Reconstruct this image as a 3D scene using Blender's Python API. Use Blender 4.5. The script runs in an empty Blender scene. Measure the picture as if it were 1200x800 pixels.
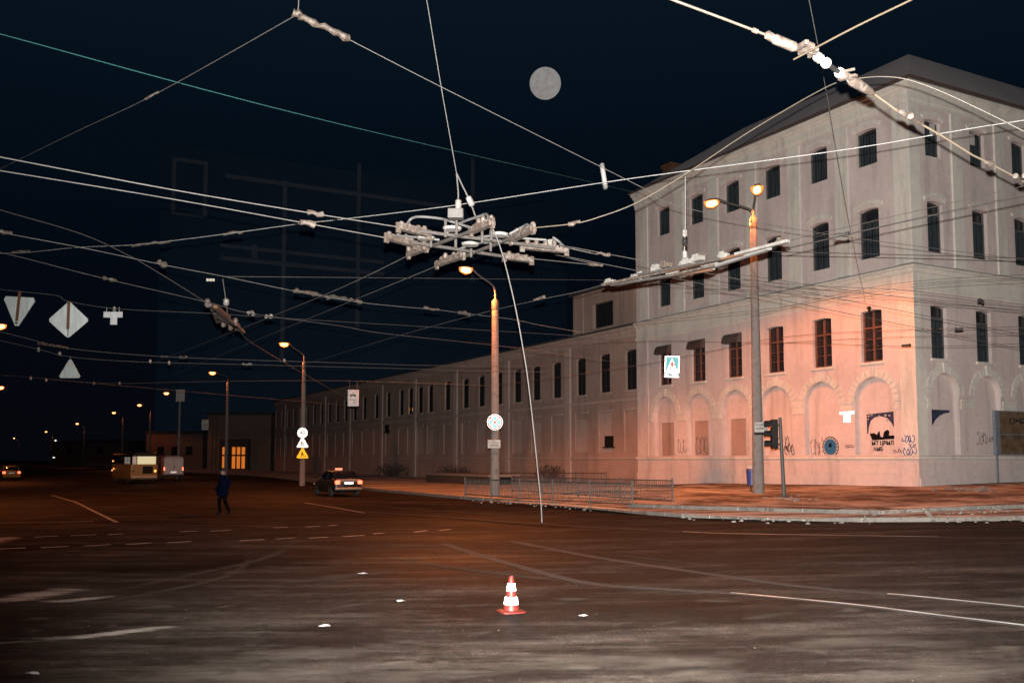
import bpy, math, random
from mathutils import Vector, Matrix
random.seed(7)
PI = math.pi
S = bpy.context.scene
COL = S.collection
R = math.radians

# ---------------------------------------------------------------- camera
F, CX, CY, CAMH = 1100.0, 600.0, 456.0, 2.1
TH = math.atan(82/1100)
cT, sT = math.cos(TH), math.sin(TH)
cam = bpy.data.cameras.new('camera'); camo = bpy.data.objects.new('camera', cam); COL.objects.link(camo)
camo.location = (0, 0, CAMH); camo.rotation_euler = (PI/2+TH, 0, 0)
cam.sensor_width = 36; cam.lens = 36*F/1200; cam.shift_y = (CY-400)/1200
cam.clip_start = .1; cam.clip_end = 3000
S.camera = camo

def ray(px, py):
    dx, dy = (px-CX)/F, (CY-py)/F
    return dx, cT-dy*sT, sT+dy*cT
KN = [-900, -4, -2, 0, 2, 4, 26, 30, 900]
def _z0(X):
    t = min(max(X, -4), 28)
    if t < 4: return .0235*(t+4)**2/16
    return .0235*(min(t, 26.5))
KZ = [_z0(k) for k in KN]
def zg(X):
    for i in range(len(KN)-1):
        if X <= KN[i+1]:
            f = (X-KN[i])/(KN[i+1]-KN[i]); return KZ[i]*(1-f)+KZ[i+1]*f
    return KZ[-1]
def G(px, py, dz=0.0):                      # a point of the ground
    d = ray(px, py); Y = 30.
    for _ in range(80):
        X = d[0]/d[1]*Y; t = (zg(X)+dz-CAMH)/d[2]; Y = .5*Y+.5*d[1]*t
    X = d[0]/d[1]*Y
    return Vector((X, Y, zg(X)+dz))
def at(px, py, Y):                          # a point at forward distance Y
    d = ray(px, py); t = Y/d[1]; return Vector((d[0]*t, Y, CAMH+d[2]*t))
def az(px, py, Z):                          # a point at height Z
    d = ray(px, py); t = (Z-CAMH)/d[2]; return Vector((d[0]*t, d[1]*t, Z))

# ---------------------------------------------------------------- materials
def new_mat(name):
    m = bpy.data.materials.new(name); m.use_nodes = True
    nt = m.node_tree; b = nt.nodes['Principled BSDF']
    return m, nt, b
def N(nt, t, **kw):
    n = nt.nodes.new(t)
    for k, v in kw.items():
        if hasattr(n, k): setattr(n, k, v)
        else: n.inputs[k.replace('_', ' ')].default_value = v
    return n
def noise(nt, scale, detail=4, rough=.6, vec=None, stretch=None):
    n = N(nt, 'ShaderNodeTexNoise'); n.inputs['Scale'].default_value = scale
    n.inputs['Detail'].default_value = detail; n.inputs['Roughness'].default_value = rough
    tc = N(nt, 'ShaderNodeNewGeometry'); out = tc.outputs['Position']
    if stretch:
        mp = N(nt, 'ShaderNodeMapping'); mp.inputs['Scale'].default_value = stretch[:3]
        if len(stretch) > 3: mp.inputs['Rotation'].default_value = (0, 0, stretch[3])
        nt.links.new(out, mp.inputs['Vector']); out = mp.outputs['Vector']
    nt.links.new(out, n.inputs['Vector'])
    return n
def ramp(nt, src, stops):
    r = N(nt, 'ShaderNodeValToRGB'); e = r.color_ramp.elements
    while len(e) < len(stops): e.new(.5)
    for i, (p, c) in enumerate(stops):
        e[i].position = p; e[i].color = (*c, 1) if len(c) == 3 else c
    nt.links.new(src, r.inputs['Fac']); return r
def mix(nt, fac, a, b, mode='MIX'):
    m = N(nt, 'ShaderNodeMix'); m.data_type = 'RGBA'; m.blend_type = mode
    for sock, v in ((m.inputs[0], fac), (m.inputs[6], a), (m.inputs[7], b)):
        if isinstance(v, (int, float)): sock.default_value = v
        elif isinstance(v, tuple): sock.default_value = (*v, 1)
        else: nt.links.new(v, sock)
    return m.outputs[2]
def g3(v): return (v, v, v)
def bump(nt, b, src, strength=.3, dist=.02):
    bp = N(nt, 'ShaderNodeBump'); bp.inputs['Strength'].default_value = strength; bp.inputs['Distance'].default_value = dist
    nt.links.new(src, bp.inputs['Height']); nt.links.new(bp.outputs['Normal'], b.inputs['Normal'])

def rough_mat(name, c1, c2, scale=2.0, rough=.7, metal=0.0, c3=None, bumps=.2, stretch=None, spec=None):
    m, nt, b = new_mat(name)
    if spec is not None: b.inputs['Specular IOR Level'].default_value = spec
    n = noise(nt, scale, 6, .65, stretch=stretch)
    st = [(.3, c1), (.7, c2)] if c3 is None else [(.28, c1), (.5, c2), (.72, c3)]
    r = ramp(nt, n.outputs['Fac'], st)
    nt.links.new(r.outputs['Color'], b.inputs['Base Color'])
    b.inputs['Roughness'].default_value = rough; b.inputs['Metallic'].default_value = metal
    if bumps: bump(nt, b, n.outputs['Fac'], bumps, .03)
    return m
def plaster(name, base, dirt, patch):
    m, nt, b = new_mat(name)
    n1 = noise(nt, .35, 6, .65); n2 = noise(nt, 3.5, 5, .7)
    n3 = noise(nt, 1.0, 5, .65, stretch=(1.6, 1.6, .16))
    r1 = ramp(nt, n1.outputs['Fac'], [(.38, base), (.66, patch)])
    r3 = ramp(nt, n3.outputs['Fac'], [(.50, g3(0)), (.74, g3(.75))])
    c = mix(nt, r3.outputs['Color'], r1.outputs['Color'], dirt)
    r2 = ramp(nt, n2.outputs['Fac'], [(.25, g3(.88)), (.65, g3(1.03))])
    c = mix(nt, 1.0, c, r2.outputs['Color'], 'MULTIPLY')
    nt.links.new(c, b.inputs['Base Color']); b.inputs['Roughness'].default_value = .85
    bump(nt, b, n2.outputs['Fac'], .35, .03)
    return m
def emis(name, col, st):
    m, nt, b = new_mat(name)
    b.inputs['Base Color'].default_value = (*col, 1)
    b.inputs['Emission Color'].default_value = (*col, 1); b.inputs['Emission Strength'].default_value = st
    return m
def retro(name, col, rough=.42, amount=.34):    # retroreflective sheeting: throws light back to where it came from
    m, nt, b = new_mat(name)
    b.inputs['Base Color'].default_value = (*col, 1); b.inputs['Roughness'].default_value = .6
    ge = N(nt, 'ShaderNodeNewGeometry'); gl = N(nt, 'ShaderNodeBsdfGlossy')
    gl.inputs['Color'].default_value = (*col, 1); gl.inputs['Roughness'].default_value = rough
    nt.links.new(ge.outputs['Incoming'], gl.inputs['Normal'])
    ms = N(nt, 'ShaderNodeMixShader'); ms.inputs[0].default_value = amount
    nt.links.new(b.outputs[0], ms.inputs[1]); nt.links.new(gl.outputs[0], ms.inputs[2])
    nt.links.new(ms.outputs[0], nt.nodes['Material Output'].inputs['Surface'])
    return m

M = {}
M['plaster'] = plaster('cream_pink_plaster', (.56, .475, .445), (.33, .28, .26), (.49, .415, .39))
M['trim'] = plaster('pale_plaster_trim', (.60, .565, .50), (.34, .31, .275), (.52, .49, .435))
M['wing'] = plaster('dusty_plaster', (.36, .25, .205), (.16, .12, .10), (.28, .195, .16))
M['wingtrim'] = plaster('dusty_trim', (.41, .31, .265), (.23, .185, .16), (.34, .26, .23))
M['roof'] = rough_mat('sheet_roof', (.46, .405, .405), (.58, .52, .52), .5, .7)
M['roofedge'] = rough_mat('rusty_gutter', (.05, .03, .025), (.09, .055, .045), 2, .6)
M['pane'] = rough_mat('dark_window_glass', (.008, .009, .012), (.02, .02, .024), .8, .25, bumps=0)
M['boards'] = rough_mat('shutter_boards', (.012, .02, .026), (.04, .05, .055), 3, .75, stretch=(3, 3, .4), spec=.2)
M['brownframe'] = rough_mat('brown_window_frame', (.10, .04, .025), (.17, .075, .05), 4, .6)
M['greyframe'] = rough_mat('grey_window_frame', (.06, .055, .05), (.12, .11, .105), 3, .7)
M['whitepane'] = rough_mat('pale_board', (.35, .33, .31), (.45, .42, .4), 3, .7)
M['concrete'] = rough_mat('pole_concrete', (.10, .088, .08), (.18, .158, .145), 3, .9, c3=(.135, .12, .11), spec=.1)
M['galv'] = rough_mat('galvanised_steel', (.035, .034, .033), (.068, .066, .064), 6, .6)
M['darkmetal'] = rough_mat('dark_painted_metal', (.006, .0058, .0058), (.014, .013, .013), 5, .6, spec=.15)
M['fence'] = rough_mat('grey_fence_paint', (.03, .025, .022), (.06, .05, .044), 6, .7)
M['wire'] = rough_mat('bare_wire', (.060, .056, .053), (.095, .09, .085), 4, .5, bumps=0)
M['paleline'] = rough_mat('pale_wire', (.105, .103, .10), (.155, .15, .145), 4, .5, bumps=0)
M['yellowwire'] = rough_mat('copper_contact_wire', (.034, .025, .016), (.05, .038, .024), 4, .5, bumps=0)
M['pullwire'] = rough_mat('pale_copper_wire', (.11, .088, .062), (.16, .125, .09), 4, .5, bumps=0)
M['tealcable'] = rough_mat('teal_cable', (.05, .20, .20), (.07, .26, .25), 4, .5, bumps=0)
M['cable_and_shadow'] = rough_mat('black_cable_and_wire_shadow', (.012, .01, .01), (.022, .018, .017), 4, .6, bumps=0)
M['dimwire'] = rough_mat('weathered_wire', (.035, .031, .029), (.062, .056, .052), 4, .6, bumps=0)
M['porcelain'] = rough_mat('white_porcelain', (.09, .085, .078), (.19, .18, .165), 9, .4, bumps=0)
M['whitedisc'] = rough_mat('glazed_white_disc', (.30, .30, .29), (.36, .36, .35), 6, .3, bumps=0)
M['sleeve'] = rough_mat('weathered_insulator', (.018, .0085, .005), (.052, .037, .028), 11, .7, c3=(.11, .098, .088))
M['rust'] = rough_mat('rusty_iron', (.05, .02, .008), (.11, .045, .018), 14, .8)
M['steelrod'] = rough_mat('grey_rod', (.020, .0165, .0145), (.043, .037, .033), 8, .65)
M['signback'] = rough_mat('bare_sign_back', (.26, .29, .29), (.40, .43, .42), 5, .55, stretch=(2, 2, .4))
M['greysign'] = rough_mat('grey_sign', (.27, .27, .28), (.36, .36, .37), 5, .6)
M['rw'] = retro('reflective_white', (.88, .88, .86))
M['rw2'] = rough_mat('weathered_white_plate', (.26, .24, .22), (.42, .40, .37), 5, .6, bumps=0)
M['rt'] = rough_mat('teal_print', (.06, .40, .46), (.08, .46, .52), 5, .6, bumps=0)
M['rb'] = retro('reflective_blue', (.12, .52, .85), .55, .35)
M['rr'] = retro('reflective_red', (.75, .10, .10), .55, .12)
M['ry'] = retro('reflective_yellow', (.95, .55, .03), .5, .5)
M['rplate'] = retro('reflective_plate', (.85, .85, .80), .45, .5)
M['ink'] = rough_mat('black_ink', (.004, .004, .005), (.012, .012, .012), 8, .7, bumps=0, spec=.1)
M['tealink'] = rough_mat('teal_ink', (.0, .09, .10), (.0, .13, .14), 8, .6, bumps=0)
M['cone'] = rough_mat('cone_plastic', (.072, .009, .007), (.105, .014, .010), 9, .5, bumps=.05, spec=.25)
M['asphaltdirt'] = rough_mat('kerb_stone', (.03, .026, .023), (.15, .135, .12), 1.6, .85, c3=(.075, .066, .058))
M['snow'] = rough_mat('dirty_snow', (.06, .05, .044), (.27, .245, .225), 7, .85, bumps=.6)
M['binblue'] = rough_mat('blue_plastic', (.02, .03, .13), (.03, .045, .19), 5, .45)
M['jacket'] = rough_mat('navy_jacket', (.0006, .0016, .006), (.001, .0025, .009), 12, .95, spec=.02)
M['trousers'] = rough_mat('dark_trousers', (.001, .001, .0014), (.002, .002, .0025), 12, .95, spec=.02)
M['shoe'] = rough_mat('black_shoes', (.003, .003, .003), (.005, .005, .005), 12, .8, spec=.05)
M['skin'] = rough_mat('skin', (.10, .055, .04), (.13, .08, .06), 20, .6, bumps=.05)
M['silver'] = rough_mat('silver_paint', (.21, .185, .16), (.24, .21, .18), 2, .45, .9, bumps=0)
M['carwhite'] = rough_mat('white_van_paint', (.34, .27, .235), (.40, .32, .28), 2, .45, bumps=0)
M['busyellow'] = rough_mat('yellow_bus_paint', (.24, .15, .045), (.30, .19, .06), 2, .5, bumps=0)
M['taxiyellow'] = rough_mat('yellow_taxi_paint', (.45, .20, .012), (.5, .24, .02), 2, .45, bumps=0)
M['darkpaint_and_shade'] = rough_mat('dark_grey_paint_and_shade', (.006, .006, .0065), (.009, .009, .0095), 2, .5, bumps=0, spec=.25)
M['carglass'] = rough_mat('car_glass', (.006, .006, .008), (.012, .012, .014), 2, .08, bumps=0)
M['tyre'] = rough_mat('tyre_rubber', (.012, .012, .012), (.025, .024, .023), 12, .85)
M['rim'] = rough_mat('wheel_rim', (.2, .2, .2), (.3, .3, .3), 8, .35, .7, bumps=0)
M['tail'] = emis('tail_light', (1, .10, .045), 5)
M['marker'] = emis('orange_marker_light', (1, .36, .08), 4)
M['busglow'] = emis('lit_bus_window', (.66, .66, .40), .62)
M['busglow2'] = emis('lit_bus_side_window', (.5, .5, .44), .22)
M['taxisign'] = emis('lit_taxi_sign', (1, .42, .28), .22)
M['lens'] = emis('sodium_bulb', (1, .58, .22), 16)
M['lensfar'] = emis('sodium_bulb_far', (1, .46, .14), 16)
def bowl_mat():
    m, nt, b = new_mat('sodium_bowl'); out = nt.nodes['Material Output']
    e = N(nt, 'ShaderNodeEmission'); e.inputs['Color'].default_value = (1, .23, .035, 1); e.inputs['Strength'].default_value = 2.2
    t = N(nt, 'ShaderNodeBsdfTransparent'); ms = N(nt, 'ShaderNodeMixShader'); ms.inputs[0].default_value = .7
    nt.links.new(t.outputs[0], ms.inputs[1]); nt.links.new(e.outputs[0], ms.inputs[2]); nt.links.new(ms.outputs[0], out.inputs['Surface'])
    return m
M['bowl'] = bowl_mat()
M['lenswhite'] = emis('white_lens', (.85, .9, .85), 1.5)
M['redlamp'] = emis('red_signal', (1, .16, .10), 1.6)
M['litwin'] = emis('warm_lit_window', (1, .27, .035), .5)
M['smallwin'] = emis('cool_lit_window', (1, .86, .66), .8)
m, nt, b = new_mat('flash_orb_glow'); M['flash_orb'] = m
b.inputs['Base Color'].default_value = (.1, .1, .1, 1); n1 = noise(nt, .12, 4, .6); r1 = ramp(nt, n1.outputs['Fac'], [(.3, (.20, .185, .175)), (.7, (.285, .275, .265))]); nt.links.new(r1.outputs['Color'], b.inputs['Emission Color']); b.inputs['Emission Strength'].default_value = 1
M['bush'] = rough_mat('bare_bush', (.02, .015, .012), (.05, .038, .03), 5, .9)
M['tower'] = rough_mat('blue_grey_panels', (.065, .145, .265), (.085, .175, .305), .1, .9)
M['towerband'] = rough_mat('pale_concrete_band', (.25, .32, .42), (.30, .37, .47), .2, .9)
M['farwall'] = rough_mat('far_wall', (.14, .085, .065), (.20, .13, .10), .25, .9)
M['farroof'] = rough_mat('far_roof', (.03, .028, .028), (.05, .045, .045), .3, .9)
M['postcyan'] = rough_mat('blue_paint_mural', (.008, .085, .20), (.015, .13, .27), 9, .8)
M['posterblue'] = rough_mat('navy_paper', (.004, .006, .026), (.03, .035, .08), 5, .8)
M['blackpaint'] = rough_mat('black_spray', (.004, .003, .004), (.010, .008, .009), 9, .9, spec=.05)
M['bluespray'] = rough_mat('blue_spray', (.02, .03, .16), (.04, .05, .24), 9, .8)
M['greyspray'] = rough_mat('grey_spray', (.10, .075, .075), (.16, .12, .115), 9, .9)
M['boardframe'] = rough_mat('grey_blue_board_frame', (.10, .13, .16), (.16, .19, .22), 5, .6)
M['boardpaper'] = rough_mat('peeling_posters', (.025, .018, .013), (.11, .065, .032), 2.2, .85, c3=(.13, .11, .085))
M['linepaint'] = rough_mat('worn_road_paint', (.10, .09, .085), (.50, .48, .46), 3.5, .7, bumps=0)
M['railglint'] = rough_mat('painted_rail_glint', (.16, .15, .14), (.62, .60, .57), 1.2, .5, .2, bumps=0)
M['raildull'] = rough_mat('dirty_rail', (.016, .013, .0115), (.05, .043, .038), .8, .8, bumps=0, spec=.1)
M['litter'] = rough_mat('white_litter', (.16, .155, .145), (.26, .25, .24), 9, .8)

# road
m, nt, b = new_mat('asphalt'); M['asphalt'] = m
n1 = noise(nt, .16, 7, .62, stretch=(.45, 1.2, 1, R(-14))); n2 = noise(nt, 38, 5, .8); n3 = noise(nt, .9, 7, .7, stretch=(.22, 1.3, 1, R(-12)))
n4 = noise(nt, .6, 8, .72)
r1 = ramp(nt, n1.outputs['Fac'], [(.36, (.0125, .0102, .0090)), (.62, (.033, .0268, .0232))])
r3 = ramp(nt, n3.outputs['Fac'], [(.48, g3(0)), (.74, g3(.85))])
c = mix(nt, r3.outputs['Color'], r1.outputs['Color'], (.105, .087, .074))
r4 = ramp(nt, n4.outputs['Fac'], [(.3, g3(.55)), (.7, g3(1.4))])
c = mix(nt, 1.0, c, r4.outputs['Color'], 'MULTIPLY')
r2 = ramp(nt, n2.outputs['Fac'], [(.30, g3(.35)), (.52, g3(.95)), (.72, g3(2.3))])
c = mix(nt, 1.0, c, r2.outputs['Color'], 'MULTIPLY')
n5 = noise(nt, 4.5, 8, .8); r5 = ramp(nt, n5.outputs['Fac'], [(.30, g3(.55)), (.5, g3(1.0)), (.72, g3(1.7))])
c = mix(nt, 1.0, c, r5.outputs['Color'], 'MULTIPLY')
nt.links.new(c, b.inputs['Base Color'])
rr = ramp(nt, n1.outputs['Fac'], [(.3, g3(.58)), (.7, g3(.8))]); nt.links.new(rr.outputs['Color'], b.inputs['Roughness'])
b.inputs['Specular IOR Level'].default_value = .02
bump(nt, b, n2.outputs['Fac'], .5, .012)
# pavement and verge: trodden snow over asphalt
def snowy(name, lo, hi, a, bb, stretch):
    m, nt, b = new_mat(name)
    n1 = noise(nt, .7, 7, .7, stretch=stretch); n2 = noise(nt, 14, 4, .7)
    r1 = ramp(nt, n1.outputs['Fac'], [(a, lo), (bb, hi)])
    r2 = ramp(nt, n2.outputs['Fac'], [(.3, g3(.7)), (.7, g3(1.2))])
    c = mix(nt, 1.0, r1.outputs['Color'], r2.outputs['Color'], 'MULTIPLY')
    nt.links.new(c, b.inputs['Base Color']); b.inputs['Roughness'].default_value = .9; b.inputs['Specular IOR Level'].default_value = .05
    bump(nt, b, n1.outputs['Fac'], .5, .06)
    return m
M['pavement'] = snowy('trodden_pavement', (.17, .13, .105), (.62, .56, .52), .42, .60, (.75, .42, 1, R(-20)))
M['verge'] = snowy('snowy_verge', (.10, .08, .068), (.66, .61, .57), .40, .58, (.16, 1.5, 1, R(-28)))
# ragged snow/dust streak: alpha falls off to the sides and is broken by noise
def streak_mat(name, col, lo, hi, amt):
    m, nt, b = new_mat(name)
    b.inputs['Base Color'].default_value = (*col, 1); b.inputs['Roughness'].default_value = .9; b.inputs['Specular IOR Level'].default_value = .02
    uv = N(nt, 'ShaderNodeUVMap'); sp = N(nt, 'ShaderNodeSeparateXYZ'); nt.links.new(uv.outputs[0], sp.inputs[0])
    def edge(sock):
        a = N(nt, 'ShaderNodeMath', operation='MULTIPLY_ADD'); nt.links.new(sock, a.inputs[0]); a.inputs[1].default_value = 2; a.inputs[2].default_value = -1
        a2 = N(nt, 'ShaderNodeMath', operation='POWER'); ab = N(nt, 'ShaderNodeMath', operation='ABSOLUTE'); nt.links.new(a.outputs[0], ab.inputs[0])
        nt.links.new(ab.outputs[0], a2.inputs[0]); a2.inputs[1].default_value = 1.6
        s = N(nt, 'ShaderNodeMath', operation='SUBTRACT'); s.inputs[0].default_value = 1; nt.links.new(a2.outputs[0], s.inputs[1]); return s.outputs[0]
    e = N(nt, 'ShaderNodeMath', operation='MULTIPLY'); nt.links.new(edge(sp.outputs[0]), e.inputs[0]); nt.links.new(edge(sp.outputs[1]), e.inputs[1])
    n1 = noise(nt, 1.7, 9, .78, stretch=(.55, 1.7, 1, R(-15)))
    ad = N(nt, 'ShaderNodeMath', operation='MULTIPLY_ADD'); nt.links.new(e.outputs[0], ad.inputs[0]); ad.inputs[1].default_value = .36
    sb = N(nt, 'ShaderNodeMath', operation='SUBTRACT'); nt.links.new(n1.outputs['Fac'], sb.inputs[0]); sb.inputs[1].default_value = .36; nt.links.new(sb.outputs[0], ad.inputs[2])
    r = ramp(nt, ad.outputs[0], [(lo, g3(0)), (hi, g3(amt))])
    nt.links.new(r.outputs['Color'], b.inputs['Alpha'])
    return m
M['streakwhite'] = streak_mat('snow_streak_white', (.36, .33, .295), .25, .50, .95)
M['kerbsnow'] = streak_mat('kerb_snow', (.78, .74, .70), .20, .40, .97)
M['streakdust'] = streak_mat('salt_dust_streak', (.12, .10, .084), .27, .62, .6)
M['streakdark'] = streak_mat('damp_dark_streak', (.010, .008, .007), .24, .55, .75)

# ---------------------------------------------------------------- mesh builder
class MB:
    def __init__(s): s.v = []; s.f = []; s.mi = []; s.uv = None
    def add(s, vs, fs, mi=0):
        o = len(s.v); s.v += [tuple(v) for v in vs]
        s.f += [tuple(o+i for i in f) for f in fs]; s.mi += [mi]*len(fs); return s
    def quad(s, a, b, c, d, mi=0): return s.add([a, b, c, d], [(0, 1, 2, 3)], mi)
    def box(s, x0, x1, y0, y1, z0, z1, mi=0):
        return s.add([(x0,y0,z0),(x1,y0,z0),(x1,y1,z0),(x0,y1,z0),(x0,y0,z1),(x1,y0,z1),(x1,y1,z1),(x0,y1,z1)],
                     [(0,3,2,1),(4,5,6,7),(0,1,5,4),(1,2,6,5),(2,3,7,6),(3,0,4,7)], mi)
    def bar(s, a, b, w, h, up=(0,0,1), mi=0):
        a = Vector(a); b = Vector(b); d = (b-a).normalized(); up = Vector(up)
        sx = d.cross(up)
        if sx.length < 1e-4: sx = d.cross(Vector((1,0,0)))
        sx.normalize(); uz = sx.cross(d).normalized()
        vs = [p+sx*(i*w/2)+uz*(j*h/2) for p in (a, b) for i, j in ((-1,-1),(1,-1),(1,1),(-1,1))]
        return s.add(vs, [(0,1,2,3),(7,6,5,4),(0,4,5,1),(1,5,6,2),(2,6,7,3),(3,7,4,0)], mi)
    def tube(s, pts, r, n=8, mi=0, cap=True):
        pts = [Vector(p) for p in pts]; rs = r if isinstance(r, (list, tuple)) else [r]*len(pts)
        vs, fs = [], []; ref = None
        for i, p in enumerate(pts):
            d = (pts[min(i+1, len(pts)-1)]-pts[max(i-1, 0)]).normalized()
            if ref is None:
                ref = d.cross(Vector((0,0,1)))
                if ref.length < .05: ref = d.cross(Vector((1,0,0)))
            ref = (ref-d*ref.dot(d)).normalized(); q = d.cross(ref)
            vs += [p+(ref*math.cos(2*PI*k/n)+q*math.sin(2*PI*k/n))*rs[i] for k in range(n)]
        for i in range(len(pts)-1):
            for k in range(n):
                a = i*n+k; b2 = i*n+(k+1) % n; fs.append((a, b2, b2+n, a+n))
        if cap: fs += [tuple(range(n))[::-1], tuple(range((len(pts)-1)*n, len(pts)*n))]
        return s.add(vs, fs, mi)
    def lathe(s, prof, c=(0,0,0), n=20, mi=0, axis=None):
        c = Vector(c); rot = Vector((0,0,1)).rotation_difference(Vector(axis)) if axis is not None else None
        vs, fs = [], []
        for r, z in prof:
            for k in range(n):
                p = Vector((r*math.cos(2*PI*k/n), r*math.sin(2*PI*k/n), z))
                if rot: p = rot @ p
                vs.append(c+p)
        for i in range(len(prof)-1):
            for k in range(n):
                a = i*n+k; b2 = i*n+(k+1) % n; fs.append((a, b2, b2+n, a+n))
        fs += [tuple(range(n))[::-1], tuple(range((len(prof)-1)*n, len(prof)*n))]
        return s.add(vs, fs, mi)
    def prism(s, poly, a, b, mi=0):          # poly: points at the base (3D), extruded by vector b-a
        d = Vector(b)-Vector(a); n = len(poly); P = [Vector(p) for p in poly]
        return s.add(P+[p+d for p in P], [tuple(range(n))[::-1], tuple(range(n, 2*n))]+[(i, (i+1) % n, n+(i+1) % n, n+i) for i in range(n)], mi)
    def loft(s, rings, mi=0):
        n = len(rings[0]); vs = [p for r in rings for p in r]; fs = []
        for i in range(len(rings)-1):
            for k in range(n):
                a = i*n+k; b2 = i*n+(k+1) % n; fs.append((a, b2, b2+n, a+n))
        fs += [tuple(range(n))[::-1], tuple(range((len(rings)-1)*n, len(rings)*n))]
        return s.add(vs, fs, mi)
    def build(s, name, mats, parent=None, smooth=False, bevel=0):
        me = bpy.data.meshes.new(name); me.from_pydata(s.v, [], s.f); me.update()
        if not isinstance(mats, (list, tuple)): mats = [mats]
        for m in mats: me.materials.append(m)
        if len(mats) > 1: me.polygons.foreach_set('material_index', s.mi)
        if s.uv:
            l = me.uv_layers.new(name='UVMap')
            for lp in me.loops: l.data[lp.index].uv = s.uv[lp.vertex_index]
        if smooth:
            me.polygons.foreach_set('use_smooth', [True]*len(me.polygons))
        o = bpy.data.objects.new(name, me); COL.objects.link(o)
        if smooth:
            md = o.modifiers.new('edge', 'EDGE_SPLIT'); md.split_angle = R(40)
        if bevel:
            md = o.modifiers.new('bevel', 'BEVEL'); md.width = bevel; md.segments = 2; md.limit_method = 'ANGLE'
        if parent: o.parent = parent
        return o
def tag(o, label=None, cat=None, group=None, kind=None):
    if label: o['label'] = label
    if cat: o['category'] = cat
    if group: o['group'] = group
    if kind: o['kind'] = kind
    return o
def thing(name, label, cat, loc=(0,0,0), rz=0, group=None):
    o = bpy.data.objects.new(name, None); COL.objects.link(o); o.empty_display_size = .2
    o.location = loc; o.rotation_euler = (0, 0, rz)
    return tag(o, label, cat, group)
def children(o): return list(o.children)
def dup(o, parent=None):
    c = o.copy(); COL.objects.link(c); c.parent = parent
    for ch in children(o): dup(ch, c)
    return c
def text_mesh(body, size, font_m, parent, M4, name='lettering', depth=.003, bold=0):
    cu = bpy.data.curves.new(name, 'FONT'); cu.body = body; cu.size = size; cu.align_x = 'CENTER'; cu.align_y = 'CENTER'
    cu.extrude = depth; cu.offset = bold; cu.resolution_u = 2
    t = bpy.data.objects.new(name, cu); COL.objects.link(t)
    dg = bpy.context.evaluated_depsgraph_get()
    me = bpy.data.meshes.new_from_object(t.evaluated_get(dg)); me.transform(M4)
    bpy.data.objects.remove(t); me.materials.clear(); me.materials.append(font_m); me.name = name
    o = bpy.data.objects.new(name, me); COL.objects.link(o); o.parent = parent
    return o

# ---------------------------------------------------------------- ground
gm = MB(); ys = [-80, -10, 5, 15, 30, 60, 120, 300, 1600]
gk = sorted(set(KN+[-300, -100, -40, -15, 10, 16, 60, 200]))
nx = len(gk)
vs = [(x, y, zg(x)) for y in ys for x in gk]
gm.add(vs, [(j*nx+i, j*nx+i+1, (j+1)*nx+i+1, (j+1)*nx+i) for j in range(len(ys)-1) for i in range(nx-1)])
tag(gm.build('road', M['asphalt']), kind='structure')

# building frame: corner, u along the left facade, w along the right facade
BA = R(28.3); BC = Vector((20.65, 47.8, .72))
DL = Vector((-math.sin(BA), math.cos(BA), 0)); DR = Vector((math.cos(BA), math.sin(BA), 0))
def LF(u, d=0, z=0): p = BC+DL*u-DR*d; return Vector((p.x, p.y, z))
def RF(u, d=0, z=0): p = BC+DR*u-DL*d; return Vector((p.x, p.y, z))

kerb_px = [(215,553.5),(300,557.5),(365,565),(440,575),(540,584.5),(640,591),(700,597),(760,603),(800,606),(900,609),(1010,611.5),(1100,611),(1200,609),(1330,607)]
K = [Vector((-190,400,0)), Vector((-110,262,0))]+[G(*p) for p in kerb_px]+[Vector((60, 22, 0))]
Bk = [Vector((-150,420,0)), Vector((-80,280,0)), LF(150,0), LF(126,-1), LF(110,-1), LF(85,-1), LF(55,-1), LF(35,-1), LF(20,-1), LF(10,-1), LF(5,-1), LF(2,-1), RF(1,-1), RF(5,-1), RF(12,-1), RF(25,-1), RF(60,-1)]
def strip(A, Bp, dz, mat, name, sub=8, skirt=.3):
    mb = MB(); n = len(A); vs = []
    def fine(L):
        out = []
        for i in range(len(L)-1):
            for k in range(4): out.append(L[i].lerp(L[i+1], k/4))
        return out+[L[-1]]
    A2, B2 = fine(A), fine(Bp); n = len(A2)
    for a, b in zip(A2, B2):
        vs.append((a.x, a.y, zg(a.x)-skirt))
        for k in range(sub+1):
            p = a.lerp(b, k/sub); vs.append((p.x, p.y, zg(p.x)+dz))
    w = sub+2
    mb.add(vs, [(i*w+k, (i+1)*w+k, (i+1)*w+k+1, i*w+k+1) for i in range(n-1) for k in range(w-1)])
    return tag(mb.build(name, mat), kind='structure')
strip(K, Bk, .13, M['verge'], 'verge')
up_px = [(735,590),(800,592.3),(900,595),(1030,598),(1090,594.5),(1200,591),(1330,589)]
U = [LF(16,-1), LF(16.5,5)]+[G(px, py, .25) for px, py in up_px]+[Vector((62, 27, 0))]
Ub = [LF(15,-1), LF(14,-1), LF(11,-1), LF(8,-1), LF(4,-1), RF(1,-1), RF(6,-1), RF(14,-1), RF(25,-1), RF(60,-1)]
strip(U, Ub, .25, M['pavement'], 'pavement', 6)
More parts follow.
